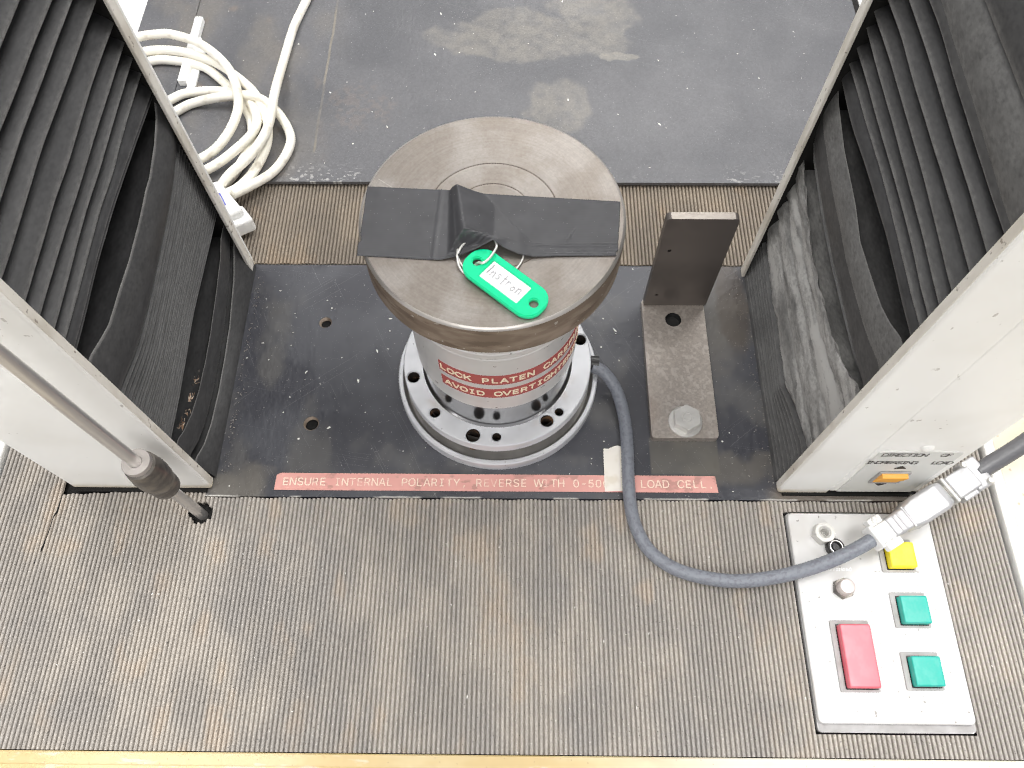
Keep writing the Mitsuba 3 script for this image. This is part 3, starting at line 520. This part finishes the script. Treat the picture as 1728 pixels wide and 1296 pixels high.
for key, text, z0, a0, ta, pit in (('load_cell__label_strip', 'LOCK PLATEN CAREFULLY', .1022, -37.6, -34.2, 5.92), ('load_cell__label_strip_001', 'AVOID OVERTIGHTENING', .0830, -37.0, -31.6, 5.78)):
    put(key, cyl_band(a0, 92, z0, z0 + .0126, .0580), 'red_label', 40, label='red embossed strip reading ' + text.lower())
    ms = mono(text, .0062, math.radians(pit) * .0577, .0003, True)
    m = cat(*[q.apply_translation((math.radians(ta) * .0577, z0 + .0032, 0)) for q in ms])
    put(key + '__lettering', wrap(sub(m, 1), .0580), 'label_letter')

# ---------------------------------------------------------------- platen
PX, PY, PZ = -.0160, .2785, .2030
tag('compression_platen', 'round worn steel platen on top of the load cell, with engraved circles', 'platen')
top = [(0.00001, PZ)]
for rg in (.0222, .0375): top += [(rg - .0003, PZ), (rg - .0001, PZ - .0006), (rg + .0001, PZ - .0006), (rg + .0003, PZ)]
put('compression_platen__top_face', lathe(top + [(.0739, PZ)], 192, (PX, PY, 0)), 'ground_steel', 20)
put('compression_platen__rim', lathe([(.0739, PZ), (.0752, PZ - .0006), (.0757, PZ - .0016)], 192, (PX, PY, 0)), 'bright_rim', 40)
put('compression_platen__side', lathe([(.0757, PZ - .0016), (.0757, .1785), (.0748, .1772), (0.0001, .1772)], 192, (PX, PY, 0)), 'rusty_steel', 30)
for rg in (.0222, .0375):
    put('compression_platen__engraved_circle', lathe([(rg - .00022, PZ - .0002), (rg, PZ - .00005), (rg + .00022, PZ - .0002)], 160, (PX, PY, 0)), 'engraving')

# ---------------------------------------------------------------- duct tape over keys, on the platen
NS, NT = 260, 90
ss, tt = np.meshgrid(np.linspace(0, 1, NS), np.linspace(0, 1, NT), indexing='ij')
def tape_ends():
    a = np.linspace(0, 1, NT)
    lo = np.interp(a, [0, 1], [-.004, .004]) + .005 * (nfbm(np.stack([a * 60, a * 0, a * 0], -1), 3, 3) - .5) + np.where((a > .2) & (a < .27), .006, 0) - np.where((a > .05) & (a < .18), .003, 0)
    hi = np.interp(a, [0, 1], [.988, 1.012]) + .006 * (nfbm(np.stack([a * 60, a * 0 + 5, a * 0], -1), 3, 9) - .5) - np.where((a < .08), .006, 0)
    return lo, hi
lo, hi = tape_ends()
S = lo[None, :] + (hi - lo)[None, :] * ss
def tape_surface(S, t):
    """millimetres on the platen, height above it: flat strip, tented over the keys, hollow under the crest, lifted front lip"""
    x = -89 + 144 * S
    ye = np.interp(x, [-90, -75, -52, -44.4, -31.6, -23.5, -14.8, -9.1, -1, 7, 20, 57], [249.4, 248.6, 247.0, 246.6, 248.3, 250.4, 253.8, 251.3, 248.8, 248.5, 249.4, 250.1])
    yt = np.interp(x, [-89, -46, -42, -36, -27, -20, 57], [298, 295.6, 295.5, 293.2, 292.4, 292.8, 287.5])
    y = ye + t * (yt - ye)
    zr = np.interp(y, [255, 258, 293], [13., 13., 7.6]); xr = -30.1 - .161 * (np.maximum(y, 258.1) - 258.1); xf = -40.6 - .02 * (y - 258)
    xd = np.interp(y, [250, 257.2, 274.1, 292.8], [12, 8.1, -6.2, -20.3])
    ul = np.clip((x - xf) / (xr - xf), 0, 1); left = zr * (.12 * np.sin(ul * np.pi) ** 2 * (ul < .5) + ul ** 2 * (3 - 2 * ul))
    ur = np.clip((x - xr) / (xd - xr), 0, 1); right = zr * (1 - ur) ** 1.12
    tent = np.where(x < xr, left, right)
    yc = np.where(x < -30, 258 + .64 * (x + 30), 257.8 + 0 * x); inside = (x > -41) & (x < 14)
    fl = np.interp(x, [-41, -37, -30, -22, -15, -8, 8, 14], [.2, .6, 1.0, 3.2, 8.4, 4.6, .5, 0])
    d = np.clip((yc - y) / 2.4, 0, 1); d = d * d * (3 - 2 * d)
    lip = np.interp(x, [-48, -44.4, -38, -31.6, -23.5, -14.8, -9.1, -1, 7, 16, 57], [0, .2, 1.4, 3, 6, 9, 5.4, 3, 1.0, .5, .2])
    w = 1 - np.clip((y - ye) / np.maximum(yc - 2.4 - ye, 1.2), 0, 1); w = w * w * (3 - 2 * w)
    z = np.where(inside, tent * (1 - d) + fl * d, tent); z = np.where(x > -48, z * (1 - w * (y < yc)) + lip * w * (y < yc), z)
    band = np.exp(-((y - (ye + 5.2)) / 1.6) ** 2) * np.clip((x - 4) / 8, 0, 1) * .8      # folded crease running to the right end
    fold = np.exp(-((x - 30 - (y - 268) * .5) / .6) ** 2) * np.exp(-((y - 263) / 4) ** 2) * .5 + np.exp(-((x + 47 - .05 * (y - 260)) / 1.2) ** 2) * .5
    return np.stack([x, y, 203.55 + np.maximum(z, 0) + band + fold], -1) / 1000
P = tape_surface(S, tt)
Q = P.copy(); Q[1:-1] = .5 * P[1:-1] + .25 * (P[2:] + P[:-2]); P = Q.copy(); P[:, 1:-1] = .5 * Q[:, 1:-1] + .25 * (Q[:, 2:] + Q[:, :-2])
P[..., 2] += .00025 * (nfbm(np.stack([S * 40, tt * 12, S * 0], -1), 3, 4) - .5) * np.clip((P[..., 2] - .2040) / .003, .15, 1)
q = np.arange(NS * NT).reshape(NS, NT)
f = np.concatenate([np.stack([q[:-1, :-1], q[1:, :-1], q[1:, 1:]], -1).reshape(-1, 3), np.stack([q[:-1, :-1], q[1:, 1:], q[:-1, 1:]], -1).reshape(-1, 3)])
v = P.reshape(-1, 3); bot = v - [0, 0, .0003]; bnd = np.concatenate([q[:, 0], q[-1, 1:], q[::-1, -1][1:], q[0, ::-1][1:-1]]); nb = len(bnd); nxt = np.roll(bnd, -1)
f = np.vstack([f, f[:, ::-1] + len(v), np.stack([bnd, bnd + len(v), nxt + len(v)], -1), np.stack([bnd, nxt + len(v), nxt], -1)])
uvq = np.stack([S, tt], -1).reshape(-1, 2)
put('duct_tape', trimesh.Trimesh(np.vstack([v, bot]), f, process=False), 'duct_tape', True, 'crumpled strip of black duct tape stuck across the steel platen', 'tape', uv=np.vstack([uvq, uvq]))

# ---------------------------------------------------------------- green key tag with rings
H1, H2 = np.array([-0.0234, 0.2433]), np.array([0.0072, 0.2176])
ax = (H2 - H1) / np.linalg.norm(H2 - H1); L = np.linalg.norm(H2 - H1); mid = (H1 + H2) / 2
TAGM = frame([mid[0], mid[1], .2044], [ax[0], ax[1], -.03], [-ax[1], ax[0], 0])
out = rrect(-L / 2 - .0062, L / 2 + .0062, -.0106, .0106, .0094, 10)
body = out.difference(Point(-L / 2, 0).buffer(.0026)).difference(Point(L / 2, 0).buffer(.0026))
inner = out.buffer(-.0011)
win = rrect(-.0133, .0133, -.0064, .0064, .0005, 2)
body_m = m3d.Manifold.batch_boolean([man(trimesh.creation.extrude_polygon(body, .0020, engine='earcut')), man(trimesh.creation.extrude_polygon(body.buffer(-.0006), .0026, engine='earcut'))], m3d.OpType.Add) - man(trimesh.creation.extrude_polygon(win, .003, engine='earcut').apply_translation((0, 0, .0021)))
def tg(m): m = m.copy(); m.apply_transform(TAGM); return m
tag('key_tag', 'bright green plastic key tag with a handwritten paper label, lying on the platen', 'key tag')
put('key_tag__tag_body', tg(tm(body_m)), 'green_plastic', 30)
put('key_tag__paper_label', tg(trimesh.creation.extrude_polygon(rrect(-.0131, .0131, -.0062, .0062, .0004, 2), .0003, engine='earcut').apply_translation((0, 0, .0020))), 'white_paper', label='white paper label with handwriting')
# handwriting, one stroke list per letter, in letter units
HW = {'I': [[(0, 1), (.02, .5), (-.02, 0)]], 'n': [[(0, .55), (.02, 0)], [(.02, .35), (.15, .55), (.3, .48), (.33, 0)]], 's': [[(.3, .5), (.12, .55), (.05, .42), (.25, .25), (.22, .05), (.02, .03)]],
      't': [[(.15, .95), (.14, .1), (.25, 0)], [(-.02, .62), (.34, .64)]], 'r': [[(.05, .55), (.06, 0)], [(.06, .38), (.18, .54), (.32, .5)]], 'o': [[(.2, .52), (.04, .3), (.14, .03), (.32, .2), (.28, .45), (.16, .52)]]}
px, ws = -.0112, []
for ch in 'Instron':
    for st in HW[ch]:
        pts = spline([(px + a * .0062, -.0022 + b * .0064 + .0004 * math.sin(px * 900), .00252) for a, b in st], 6)
        ws.append(tube(pts, (.00034 if ch == 'I' else .00021), 5))
    px += {'I': .0020, 't': .0030}.get(ch, .0036)
put('key_tag__paper_label__handwriting', tg(cat(*ws)), 'pencil')
def ring(c, r, wire, nrm, key, phase=0, n=64):
    nrm = np.array(nrm, float); nrm /= np.linalg.norm(nrm); u = np.cross(nrm, [0, 1, .3]); u /= np.linalg.norm(u); w = np.cross(nrm, u); a = np.linspace(0, 2 * np.pi, n, endpoint=False)
    p = np.array(c) + r * (np.cos(a)[:, None] * u + np.sin(a)[:, None] * w)
    return tube(p, wire, 8, True)
RG = [(-0.0346, 0.2487, 0.2055), (-0.0334, 0.2424, 0.2046), (-0.0301, 0.2378, 0.2039), (-0.0267, 0.2404, 0.2036), (-0.0242, 0.2432, 0.2046), (-0.0224, 0.2425, 0.2072), (-0.02, 0.2411, 0.2089), (-0.0166, 0.2438, 0.2097), (-0.0141, 0.248, 0.2099), (-0.0129, 0.2522, 0.2095), (-0.0149, 0.2578, 0.2089), (-0.0198, 0.2617, 0.208), (-0.0268, 0.2598, 0.207), (-0.0317, 0.2548, 0.2062)]
RG = spline(RG + RG[:1], 8)[:-1]
put('key_tag__split_ring', tube(RG, .0007, 10, True), 'ring_wire', True)
put('key_ring', ring((-.0163, .2523, .2043), .0182, .00055, (.02, .01, 1), 'c', n=120), 'ring_wire', True, 'thin pale wire ring half hidden under the duct tape', 'key ring')

# ---------------------------------------------------------------- angle bracket, bolt
BX0, BX1, BY0, BY1 = .1010, .1521, .2240, .3425
tag('angle_bracket', 'brown steel angle bracket standing right of the load cell', 'bracket')
bp = rrect(BX0, BX1, BY0, BY1 + .006, .0028, 5).difference(Point(.1259, .3290).buffer(.0066, quad_segs=10))
put('angle_bracket__base_leg', plate(bp, -.0006, .0060), 'mild_steel', 20)
put('angle_bracket__base_leg__slot', lathe([(.0066, .0058), (.0064, .0002), (.0062, -.0003), (0.00001, -.0003)], 32, (.1259, .3290, 0)), 'black_plastic', 30)
ul = rrect(BX0 + .0014, BX1 + .0016, .0, .1186, .0030, 5).union(sbox(BX0 + .0014, .0061, BX1 + .0016, .05))
ul = ul.difference(Point(.1106, .0815).buffer(.0015)).difference(Point(.1108, .0218).buffer(.0014)).intersection(sbox(0, .0062, 1, 1))
m = trimesh.creation.extrude_polygon(ul, .0060, engine='earcut'); m.apply_transform(V2Y(BY1 + .0062))
put('angle_bracket__upright_leg', m, 'shaded_brown_steel', 20)
put('angle_bracket__upright_leg__cut_edge', plate(rrect(BX0 + .0046, BX1 - .0016, BY1 + .0001, BY1 + .0062, .0012, 3), .11855, .11880), 'cut_edge')
for zz, xx in ((.0815, .1106), (.0218, .1108)):
    m = lathe([(.0015, -.0001), (.0013, -.003), (0.00001, -.003)], 20); m.apply_transform(np.array([[1, 0, 0, 0], [0, 0, -1, BY1 + .0002], [0, 1, 0, 0], [0, 0, 0, 1.]])); m.apply_translation((xx, 0, zz))
    put('angle_bracket__upright_leg__drill_hole', m, 'dark_hole', 30)
tag('hex_bolt', 'zinc hexagon bolt with a washer holding down the bracket', 'bolt')
BC = (.1274, .2372)
put('hex_bolt__washer', lathe([(.005, .0082), (.0118, .0082), (.0128, .0078), (.0130, .0062)], 48, (*BC, 0)), 'zinc', 35)
hexa = m3d.Manifold.cylinder(.0074, .0107, .0107, 6).rotate((0, 0, 30)); cone = m3d.Manifold.cylinder(.0074, .0300, .0099, 48)
put('hex_bolt__head', tm((hexa ^ cone).translate((*BC, .0082))), 'zinc', 20)
mk = [lathe([(.0034, .0156), (.0034, .0159), (.0038, .0159), (.0038, .0156)], 32, (*BC, 0))]
for ch, a in (('E', 205), ('T', 130), ('Y', 300), ('S', 350)):
    g_, c_ = glyph(ch, .0021, .0002); g_ = g_.copy(); g_.apply_translation((-c_, -.001, 0)); g_.apply_transform(trimesh.transformations.rotation_matrix(math.radians(a - 90), (0, 0, 1)))
    g_.apply_translation((BC[0] + .0060 * math.cos(math.radians(a)), BC[1] + .0060 * math.sin(math.radians(a)), .01555)); mk.append(g_)
put('hex_bolt__head__grade_mark', cat(*mk), 'zinc')

# ---------------------------------------------------------------- long label strip and masking tape on the base plate
m = plate(Polygon([(-.1835, .1826), (.1485, .1828), (.1474, .1958), (-.1800, .1960), (-.1830, .1945)]), -.0007, -.0001)
put('label_strip', m, 'pink_label', label='long faded red embossed label strip along the front of the black plate', cat='label')
PT = 12.72 / 1298 * .6066 * .9415
x0 = -.1755
for key, text, at0 in (('label_strip__lettering', 'ENSURE INTERNAL POLARITY, REVERSE WITH 0-500', 0), ('label_strip__lettering_001', 'LOAD CELL.', 48)):
    m = cat(*mono(text, .0060, PT, .0003, False)); m.apply_translation((x0 + at0 * PT, .1862, -.0002)); put(key, m, 'worn_letter')
mt = np.array([(.0640, .1830), (.0772, .1836), (.0790, .2110), (.0775, .2190), (.0755, .2197), (.0725, .2192), (.0680, .2170), (.0643, .2172)])
put('masking_tape', plate(Polygon(mt), .0001, .0005), 'masking_tape', label='short piece of cream masking tape stuck over the long label strip', cat='tape')

# ---------------------------------------------------------------- load cell cable and its connectors
CA = [(.0570, .2795, .0165), (.0655, .2755, .0150), (.0755, .2630, .0090), (.0810, .2410, .0052), (.0820, .2175, .0046), (.0814, .1940, .0046), (.0818, .1715, .0047), (.0850, .1540, .0048), (.0935, .1375, .0048), (.1100, .1250, .0050), (.1340, .1180, .0060), (.1575, .1160, .0090), (.1860, .1195, .0140), (.2140, .1275, .0190), (.2360, .1370, .0235), (.2520, .1462, .0255)]
put('signal_cable', tube(spline(CA, 14), .0048, 24), 'grey_cable', True, 'grey round cable curving from the load cell across the mat to the connector', 'cable')
CO = np.array([.2445, .1418, .0260]); CD = np.array([.0841, .0489, .002]); CD /= np.linalg.norm(CD)
CM = frame(CO, CD, [-CD[1], CD[0], 0])
def cn(m): m = m.copy(); m.apply_transform(CM); return m
tag('cable_connector', 'silver metal connector shell with two clamp screws, at the end of the grey cable', 'connector')
sh = m3d.Manifold.batch_hull([m3d.Manifold.sphere(.0022, 16).translate((a, b, c)) for a, w, h in ((.014, .0052, .0050), (.026, .0056, .0054)) for b in (-w, w) for c in (-h, h)])
sh2 = m3d.Manifold.batch_hull([m3d.Manifold.sphere(.0030, 20).translate((a, b, c)) for a, w, h in ((.029, .0058, .0050), (.036, .0072, .0058), (.056, .0072, .0058), (.0600, .0062, .0050)) for b in (-w, w) for c in (-h, h)])
put('cable_connector__shell', cn(tm(sh + sh2)), 'nickel_plastic', 35)
put('cable_connector__rib', cn(cat(bx(.0170, .0188, -.0058, .0058, .0066, .0081, .0005), bx(.0206, .0224, -.0058, .0058, .0066, .0081, .0005), bx(.0262, .0282, -.0082, .0082, .0040, .0082, .0006))), 'nickel_plastic', 30)
clampm = m3d.Manifold.batch_boolean([man(bx(.0005, .0135, -.0064, .0064, -.0060, .0062, .0012)), man(bx(.0020, .0125, .0062, .0122, -.0030, .0042, .0010)), man(bx(.0030, .0150, -.0122, -.0062, -.0030, .0042, .0010)), man(bx(-.0012, .0016, -.0085, .0085, -.0062, .0068, .0012))], m3d.OpType.Add)
put('cable_connector__clamp', cn(tm(clampm)), 'white_plastic', 30)
for (sx, sy) in ((.0075, .0094), (.0095, -.0092)):
    k = put('cable_connector__screw', cn(tm(cyl(.0026, .0040, .0050, sx, sy, 28) - m3d.Manifold.cube((.0060, .0007, .0006), True).rotate((0, 0, 65)).translate((sx, sy, .0050)))), 'zinc', 30)
tag('cable_connector_001', 'silver connector body with a raised flange, joined to the dark cable by the column', 'connector')
put('cable_connector_001__flange', cn(cat(bx(.0615, .0632, -.0060, .0060, -.0050, .0050), bx(.0650, .0680, -.0100, .0100, -.0060, .0062, .0012))), 'zinc', 30)
put('cable_connector_001__plug_shell', cn(bx(.0612, .0655, -.0048, .0048, -.0038, .0040, .0010)), 'chrome', 30)
b2 = m3d.Manifold.batch_boolean([man(bx(.0680, .0890, -.0088, .0088, -.0062, .0066, .0016)), man(bx(.0840, .0985, -.0115, .0115, -.0050, .0058, .0016)), man(bx(.0720, .0850, -.0120, -.0080, -.0040, .0034, .0010))], m3d.OpType.Add)
put('cable_connector_001__shell', cn(tm(b2)), 'nickel_plastic', 30)
for (sx, sy) in ((.0865, .0092), (.0945, -.0088)):
    put('cable_connector_001__screw', cn(lathe([(0.00001, .0086), (.0018, .0084), (.0022, .0076), (.0022, .0056)], 24, (sx, sy, 0))), 'zinc', 35)
C2 = np.array(CO) + CD * .094
put('supply_cable', tube(spline([C2, C2 + CD * .012 + [0, 0, .002], C2 + CD * .04 + [0, 0, .010], C2 + CD * .085 + [0, .004, .024], C2 + CD * .16 + [0, .01, .03], C2 + CD * .25 + [.03, .0, -.06], C2 + CD * .28 + [.06, -.02, -.3]], 14), .0062, 24), 'dark_grey_cable', True, 'dark grey cable leaving the silver connector toward the right edge', 'cable')

# ---------------------------------------------------------------- control panel
tag('control_panel', 'white control panel with coloured push buttons set into the ribbed mat', 'control panel')
put('control_panel__shade_tray', plate(rrect(.1948, .2990, .0200, .1682, .003), -.0054, -.0030), 'dark_base')
put('control_panel__shade_tray__rim', plate(rrect(.1954, .2982, .0206, .1672, .003).difference(rrect(.1964, .2968, .0266, .1660, .003)), -.0035, .0002), 'bezel_grey')  # added grey rim stands in for the shaded bevel round the panel
put('control_panel__face_plate', plate(rrect(.1957, .2975, .0258, .1664, .0036, 6), -.0030, .0040, .0006), 'panel_white', 25)
def button(color, x0, x1, y0, y1, h, word):
    k = f'control_panel__{word}_button'
    k = put(k, bx(x0 + .0042, x1 - .0013, y0 + .0022, y1 - .0032, .0040, .0040 + h, .0011, 14), color, 35, label=f'{word} rectangular push button' if word != 'teal' else 'teal square push button')
    put(k + '__bezel', plate(rrect(x0, x1, y0, y1, .0009, 3).difference(rrect(x0 + .0034, x1 - .0011, y0 + .0014, y1 - .0024, .0006, 2)), .0038, .0052), 'bezel_grey')
    put(k + '__recess', bx(x0 + .0026, x1 - .0006, y0 + .0010, y1 - .0020, .0039, .0043), 'black_plastic')
    return k
button('teal_plastic', .2575, .2815, .0860, .1098, .0070, 'teal')
button('teal_plastic', .2566, .2812, .0462, .0704, .0070, 'teal')
button('red_plastic', .2128, .2390, .0448, .0906, .0070, 'red')
button('yellow_plastic', .2562, .2800, .1238, .1470, .0075, 'yellow')
labels['control_panel__teal_button']['label'] = 'teal square push button nearer the connector'; labels['control_panel__teal_button_001']['label'] = 'teal square push button nearest the front edge'
nut = m3d.Manifold.cylinder(.0075, .0078, .0078, 6).rotate((0, 0, 12)) ^ m3d.Manifold.cylinder(.0075, .0112, .0070, 40)
nut = nut - m3d.Manifold.cylinder(.02, .0034, .0034, 32).translate((0, 0, -.001)); nut = nut - m3d.Manifold.cylinder(.0012, .0034, .0046, 32).translate((0, 0, .0064))
put('control_panel__hex_nut', tm(nut.translate((.2180, .1503, .0040))), 'zinc', 25)
pr = [(.0034, .0040)]
for k in range(6): pr += [(.0036, .0046 + k * .0011), (.0031, .0051 + k * .0011)]
put('control_panel__hex_nut__thread', lathe([(0.0001, .0042)] + pr, 28, (.2180, .1503, 0)), 'zinc', 35)
put('control_panel__socket', lathe([(.0062, .0040), (.0062, .0082), (.0056, .0088), (.0042, .0088), (.0040, .0060), (.0024, .0060), (.0022, .0078), (0.00001, .0078)], 36, (.2252, .1405, 0)), 'black_plastic', 35, label='black round socket half hidden by the cable')
put('control_panel__socket__contact', lathe([(.0042, .0088), (.0046, .0091), (.0040, .0091), (.0038, .0070)], 36, (.2252, .1405, 0)), 'chrome', 35)
put('control_panel__dome_button', lathe([(.0058, .0040), (.0058, .0072), (.0053, .0078), (.0053, .0132), (.0050, .0138), (.0042, .0141), (0.00001, .0142)], 40, (.2262, .1120, 0)), 'nickel_cap', 35, label='small round nickel push button')
hx = m3d.Manifold.cylinder(.0034, .0074, .0074, 6).rotate((0, 0, 20)) ^ m3d.Manifold.cylinder(.0034, .0090, .0066, 40)
put('control_panel__dome_button__nut', tm(hx.translate((.2262, .1120, .0040))), 'collar_bronze', 25)
for word, x, y in (('Reset', .2235, .1495), ('Overload', .2185, .1245), ('Up', .2680, .1160), ('Down', .2645, .0768)):
    m = text_mesh(word, .0028, .00022); c_ = m.bounds[:, 0].mean() if word != 'Reset' else m.bounds[1][0] - .0035
    m.apply_translation((x - (m.bounds[:, 0].mean() - m.bounds[0][0]) if word != 'Overload' else x, y, .0039)); put('control_panel__face_plate__lettering', m, 'raised_white')

# ---------------------------------------------------------------- white power cord, plug, trunking
BK = (-.42, .60)
c1 = [(-.425, .600, .024), (-.400, .628, .026), (-.3758, .6374, .026), (-.3608, .6408, .026), (-.3444, .6408, .026), (-.3118, .6256, .027), (-.2801, .5933, .027), (-.2645, .5557, .026), (-.2643, .528, .024), (-.2749, .503, .020), (-.2927, .489, .016), (-.330, .470, .0120), (-.370, .470, .0110)]
c2 = [(-.410, .610, .013), (-.373, .6285, .016), (-.3364, .6275, .017), (-.3016, .6124, .018), (-.2772, .5936, .019), (-.2531, .5686, .019), (-.2373, .5371, .018), (-.2335, .5077, .016), (-.2405, .4792, .014), (-.2504, .458, .0160), (-.262, .446, .019)]
c3 = [(-.405, .595, .0108), (-.3692, .6203, .0110), (-.3442, .622, .0108), (-.3145, .6135, .0112), (-.2915, .5936, .012), (-.2732, .5728, .0118), (-.2563, .5453, .0115), (-.2508, .5197, .0112), (-.2534, .4985, .0112), (-.2646, .4685, .0110), (-.290, .445, .0105)]
c45 = [(-.385, .520, .0108), (-.3372, .5683, .0110), (-.3186, .5785, .0110), (-.2896, .5791, .012), (-.2643, .5685, .014), (-.2472, .5403, .020), (-.2462, .5197, .020), (-.2612, .4979, .018), (-.2819, .480, .015), (-.320, .462, .0108), (-.366, .462, .0108)]
c5 = [(-.380, .505, .0108), (-.3286, .5535, .0110), (-.3116, .565, .0115), (-.2808, .5634, .020), (-.2517, .5614, .0225), (-.230, .5476, .018), (-.2154, .5247, .0125), (-.2150, .5047, .0108), (-.2249, .4793, .0115), (-.2420, .4572, .0170), (-.2530, .446, .0200)]
c6 = [(-.215, .80, .0106), (-.2234, .7183, .0106), (-.2262, .7018, .0106), (-.2322, .669, .0106), (-.2353, .6162, .012), (-.2321, .5661, .024), (-.2305, .5163, .028), (-.2411, .4854, .027), (-.2585, .4667, .022), (-.2750, .4500, .014), (-.310, .438, .0108)]
bez = [(-.425, .600, .024)]
tag('mains_cable', 'thick white power cord coiled loosely on the rear sheet behind the left column', 'power cord')
for c in (c1, c2, c3, c45, c5, c6): put('mains_cable__cord', tube(spline(c, 12), .0043, 16), 'white_cord', True)
# plug: wide rounded body, narrower grip
pm = frame((-.2680, .4300, .0180), (.50, -.86, 0), (.86, .50, 0))
pb = m3d.Manifold.batch_hull([m3d.Manifold.sphere(.0035, 16).translate((a, b, c)) for a, w in ((-.016, .013), (.004, .0165), (.019, .0190)) for b in (-w, w) for c in (-.0085, .0085)])
pb2 = m3d.Manifold.batch_hull([m3d.Manifold.sphere(.0030, 16).translate((a, b, c)) for a, w in ((.012, .0215), (.026, .0235)) for b in (-w, w) for c in (-.0095, .0010)])
def pg(m): m = m.copy(); m.apply_transform(pm); return m
tag('power_plug', 'white mains plug with a blue printed label behind the left column', 'plug')
put('power_plug__body', pg(tm(pb + pb2)), 'white_plastic', 35)
put('power_plug__label', pg(plate(rrect(-.004, .012, -.013, .0125, .0006), .0119, .0123)), 'white_paper')
put('power_plug__label__print', pg(cat(bx(-.0036, -.0002, -.0128, .0123, .0122, .0125), bx(.0096, .0116, -.0128, .0123, .0122, .0125), bx(-.0016, .0096, .0112, .0123, .0122, .0125))), 'blue_print')
tw = text_mesh('TEST', .0032, .0002); tw.apply_transform(np.array([[0, -1, 0, .0085], [1, 0, 0, -.010], [0, 0, 1, .0122], [0, 0, 0, 1.]])); put('power_plug__label__lettering', pg(tw), 'blue_print')
tag('trunking_piece', 'short white plastic trunking piece under the coiled cord', 'trunking')
put('trunking_piece__cover', bx(-.3345, -.3262, .5920, .6830, .0062, .0135, .0010), 'white_plastic', 30)
put('trunking_piece__flange', plate(Polygon([(-.3261, .5860), (-.3200, .5860), (-.3180, .5900), (-.3180, .6420), (-.3261, .6600)]), .0062, .0085), 'trunking_plastic')

# ---------------------------------------------------------------- loose bits: paint flakes and crumbs
fr = np.random.default_rng(11); V, Fc = [], []
def flake(x, y, z, s, el):
    a = fr.random() * 6.28; n = 5; b = np.arange(n) * 2 * np.pi / n; rr_ = s * (.5 + fr.random(n) * .6)
    p = np.stack([rr_ * np.cos(b) * el, rr_ * np.sin(b), np.abs(fr.normal(0, .0002, n)) + .0001], -1); c, q_ = math.cos(a), math.sin(a)
    p = np.stack([x + p[:, 0] * c - p[:, 1] * q_, y + p[:, 0] * q_ + p[:, 1] * c, z + p[:, 2]], -1); k = len(V); V.extend(p.tolist() + [[x, y, z + .0006]])
    Fc.extend([[k + i, k + (i + 1) % n, k + n] for i in range(n)])
for _ in range(125):
    x, y = fr.uniform(-.225, .185), fr.uniform(.180, .384)
    if math.hypot(x - LX, y - LY) < .081 or (.099 < x < .154 and .222 < y): continue
    flake(x, y, -.0008, fr.uniform(.0003, .0011), fr.choice([1, 1, 2.2]))
for _ in range(70): flake(fr.uniform(-.34, .33), fr.uniform(.478, .72), .0062, fr.uniform(.0003, .0011), fr.choice([1, 2.]))
for _ in range(90): flake(fr.uniform(-.33, .34), fr.uniform(.012, .170), .0001, fr.uniform(.0002, .0007), fr.choice([1, 2.]))
put('paint_flakes', trimesh.Trimesh(np.array(V), Fc, process=False), 'flake_white', label='scattered white flakes and crumbs on the plate, sheet and mat', cat='debris', kind='stuff')
V, Fc = [], []
for _ in range(260):
    t_ = fr.random(); side = fr.random() < .5
    if side: x, y = .1885 + fr.normal(0, .0045) , fr.uniform(.19, .384)
    else: x, y = -.2255 + abs(fr.normal(0, .003)), fr.uniform(.19, .375)
    flake(min(x, .1905), y, -.0007, fr.uniform(.0002, .0007), 1)
put('dirt_crumbs', trimesh.Trimesh(np.array(V), Fc, process=False), 'mild_steel', label='brown dirt crumbs along the feet of the bellows', cat='debris', kind='stuff')
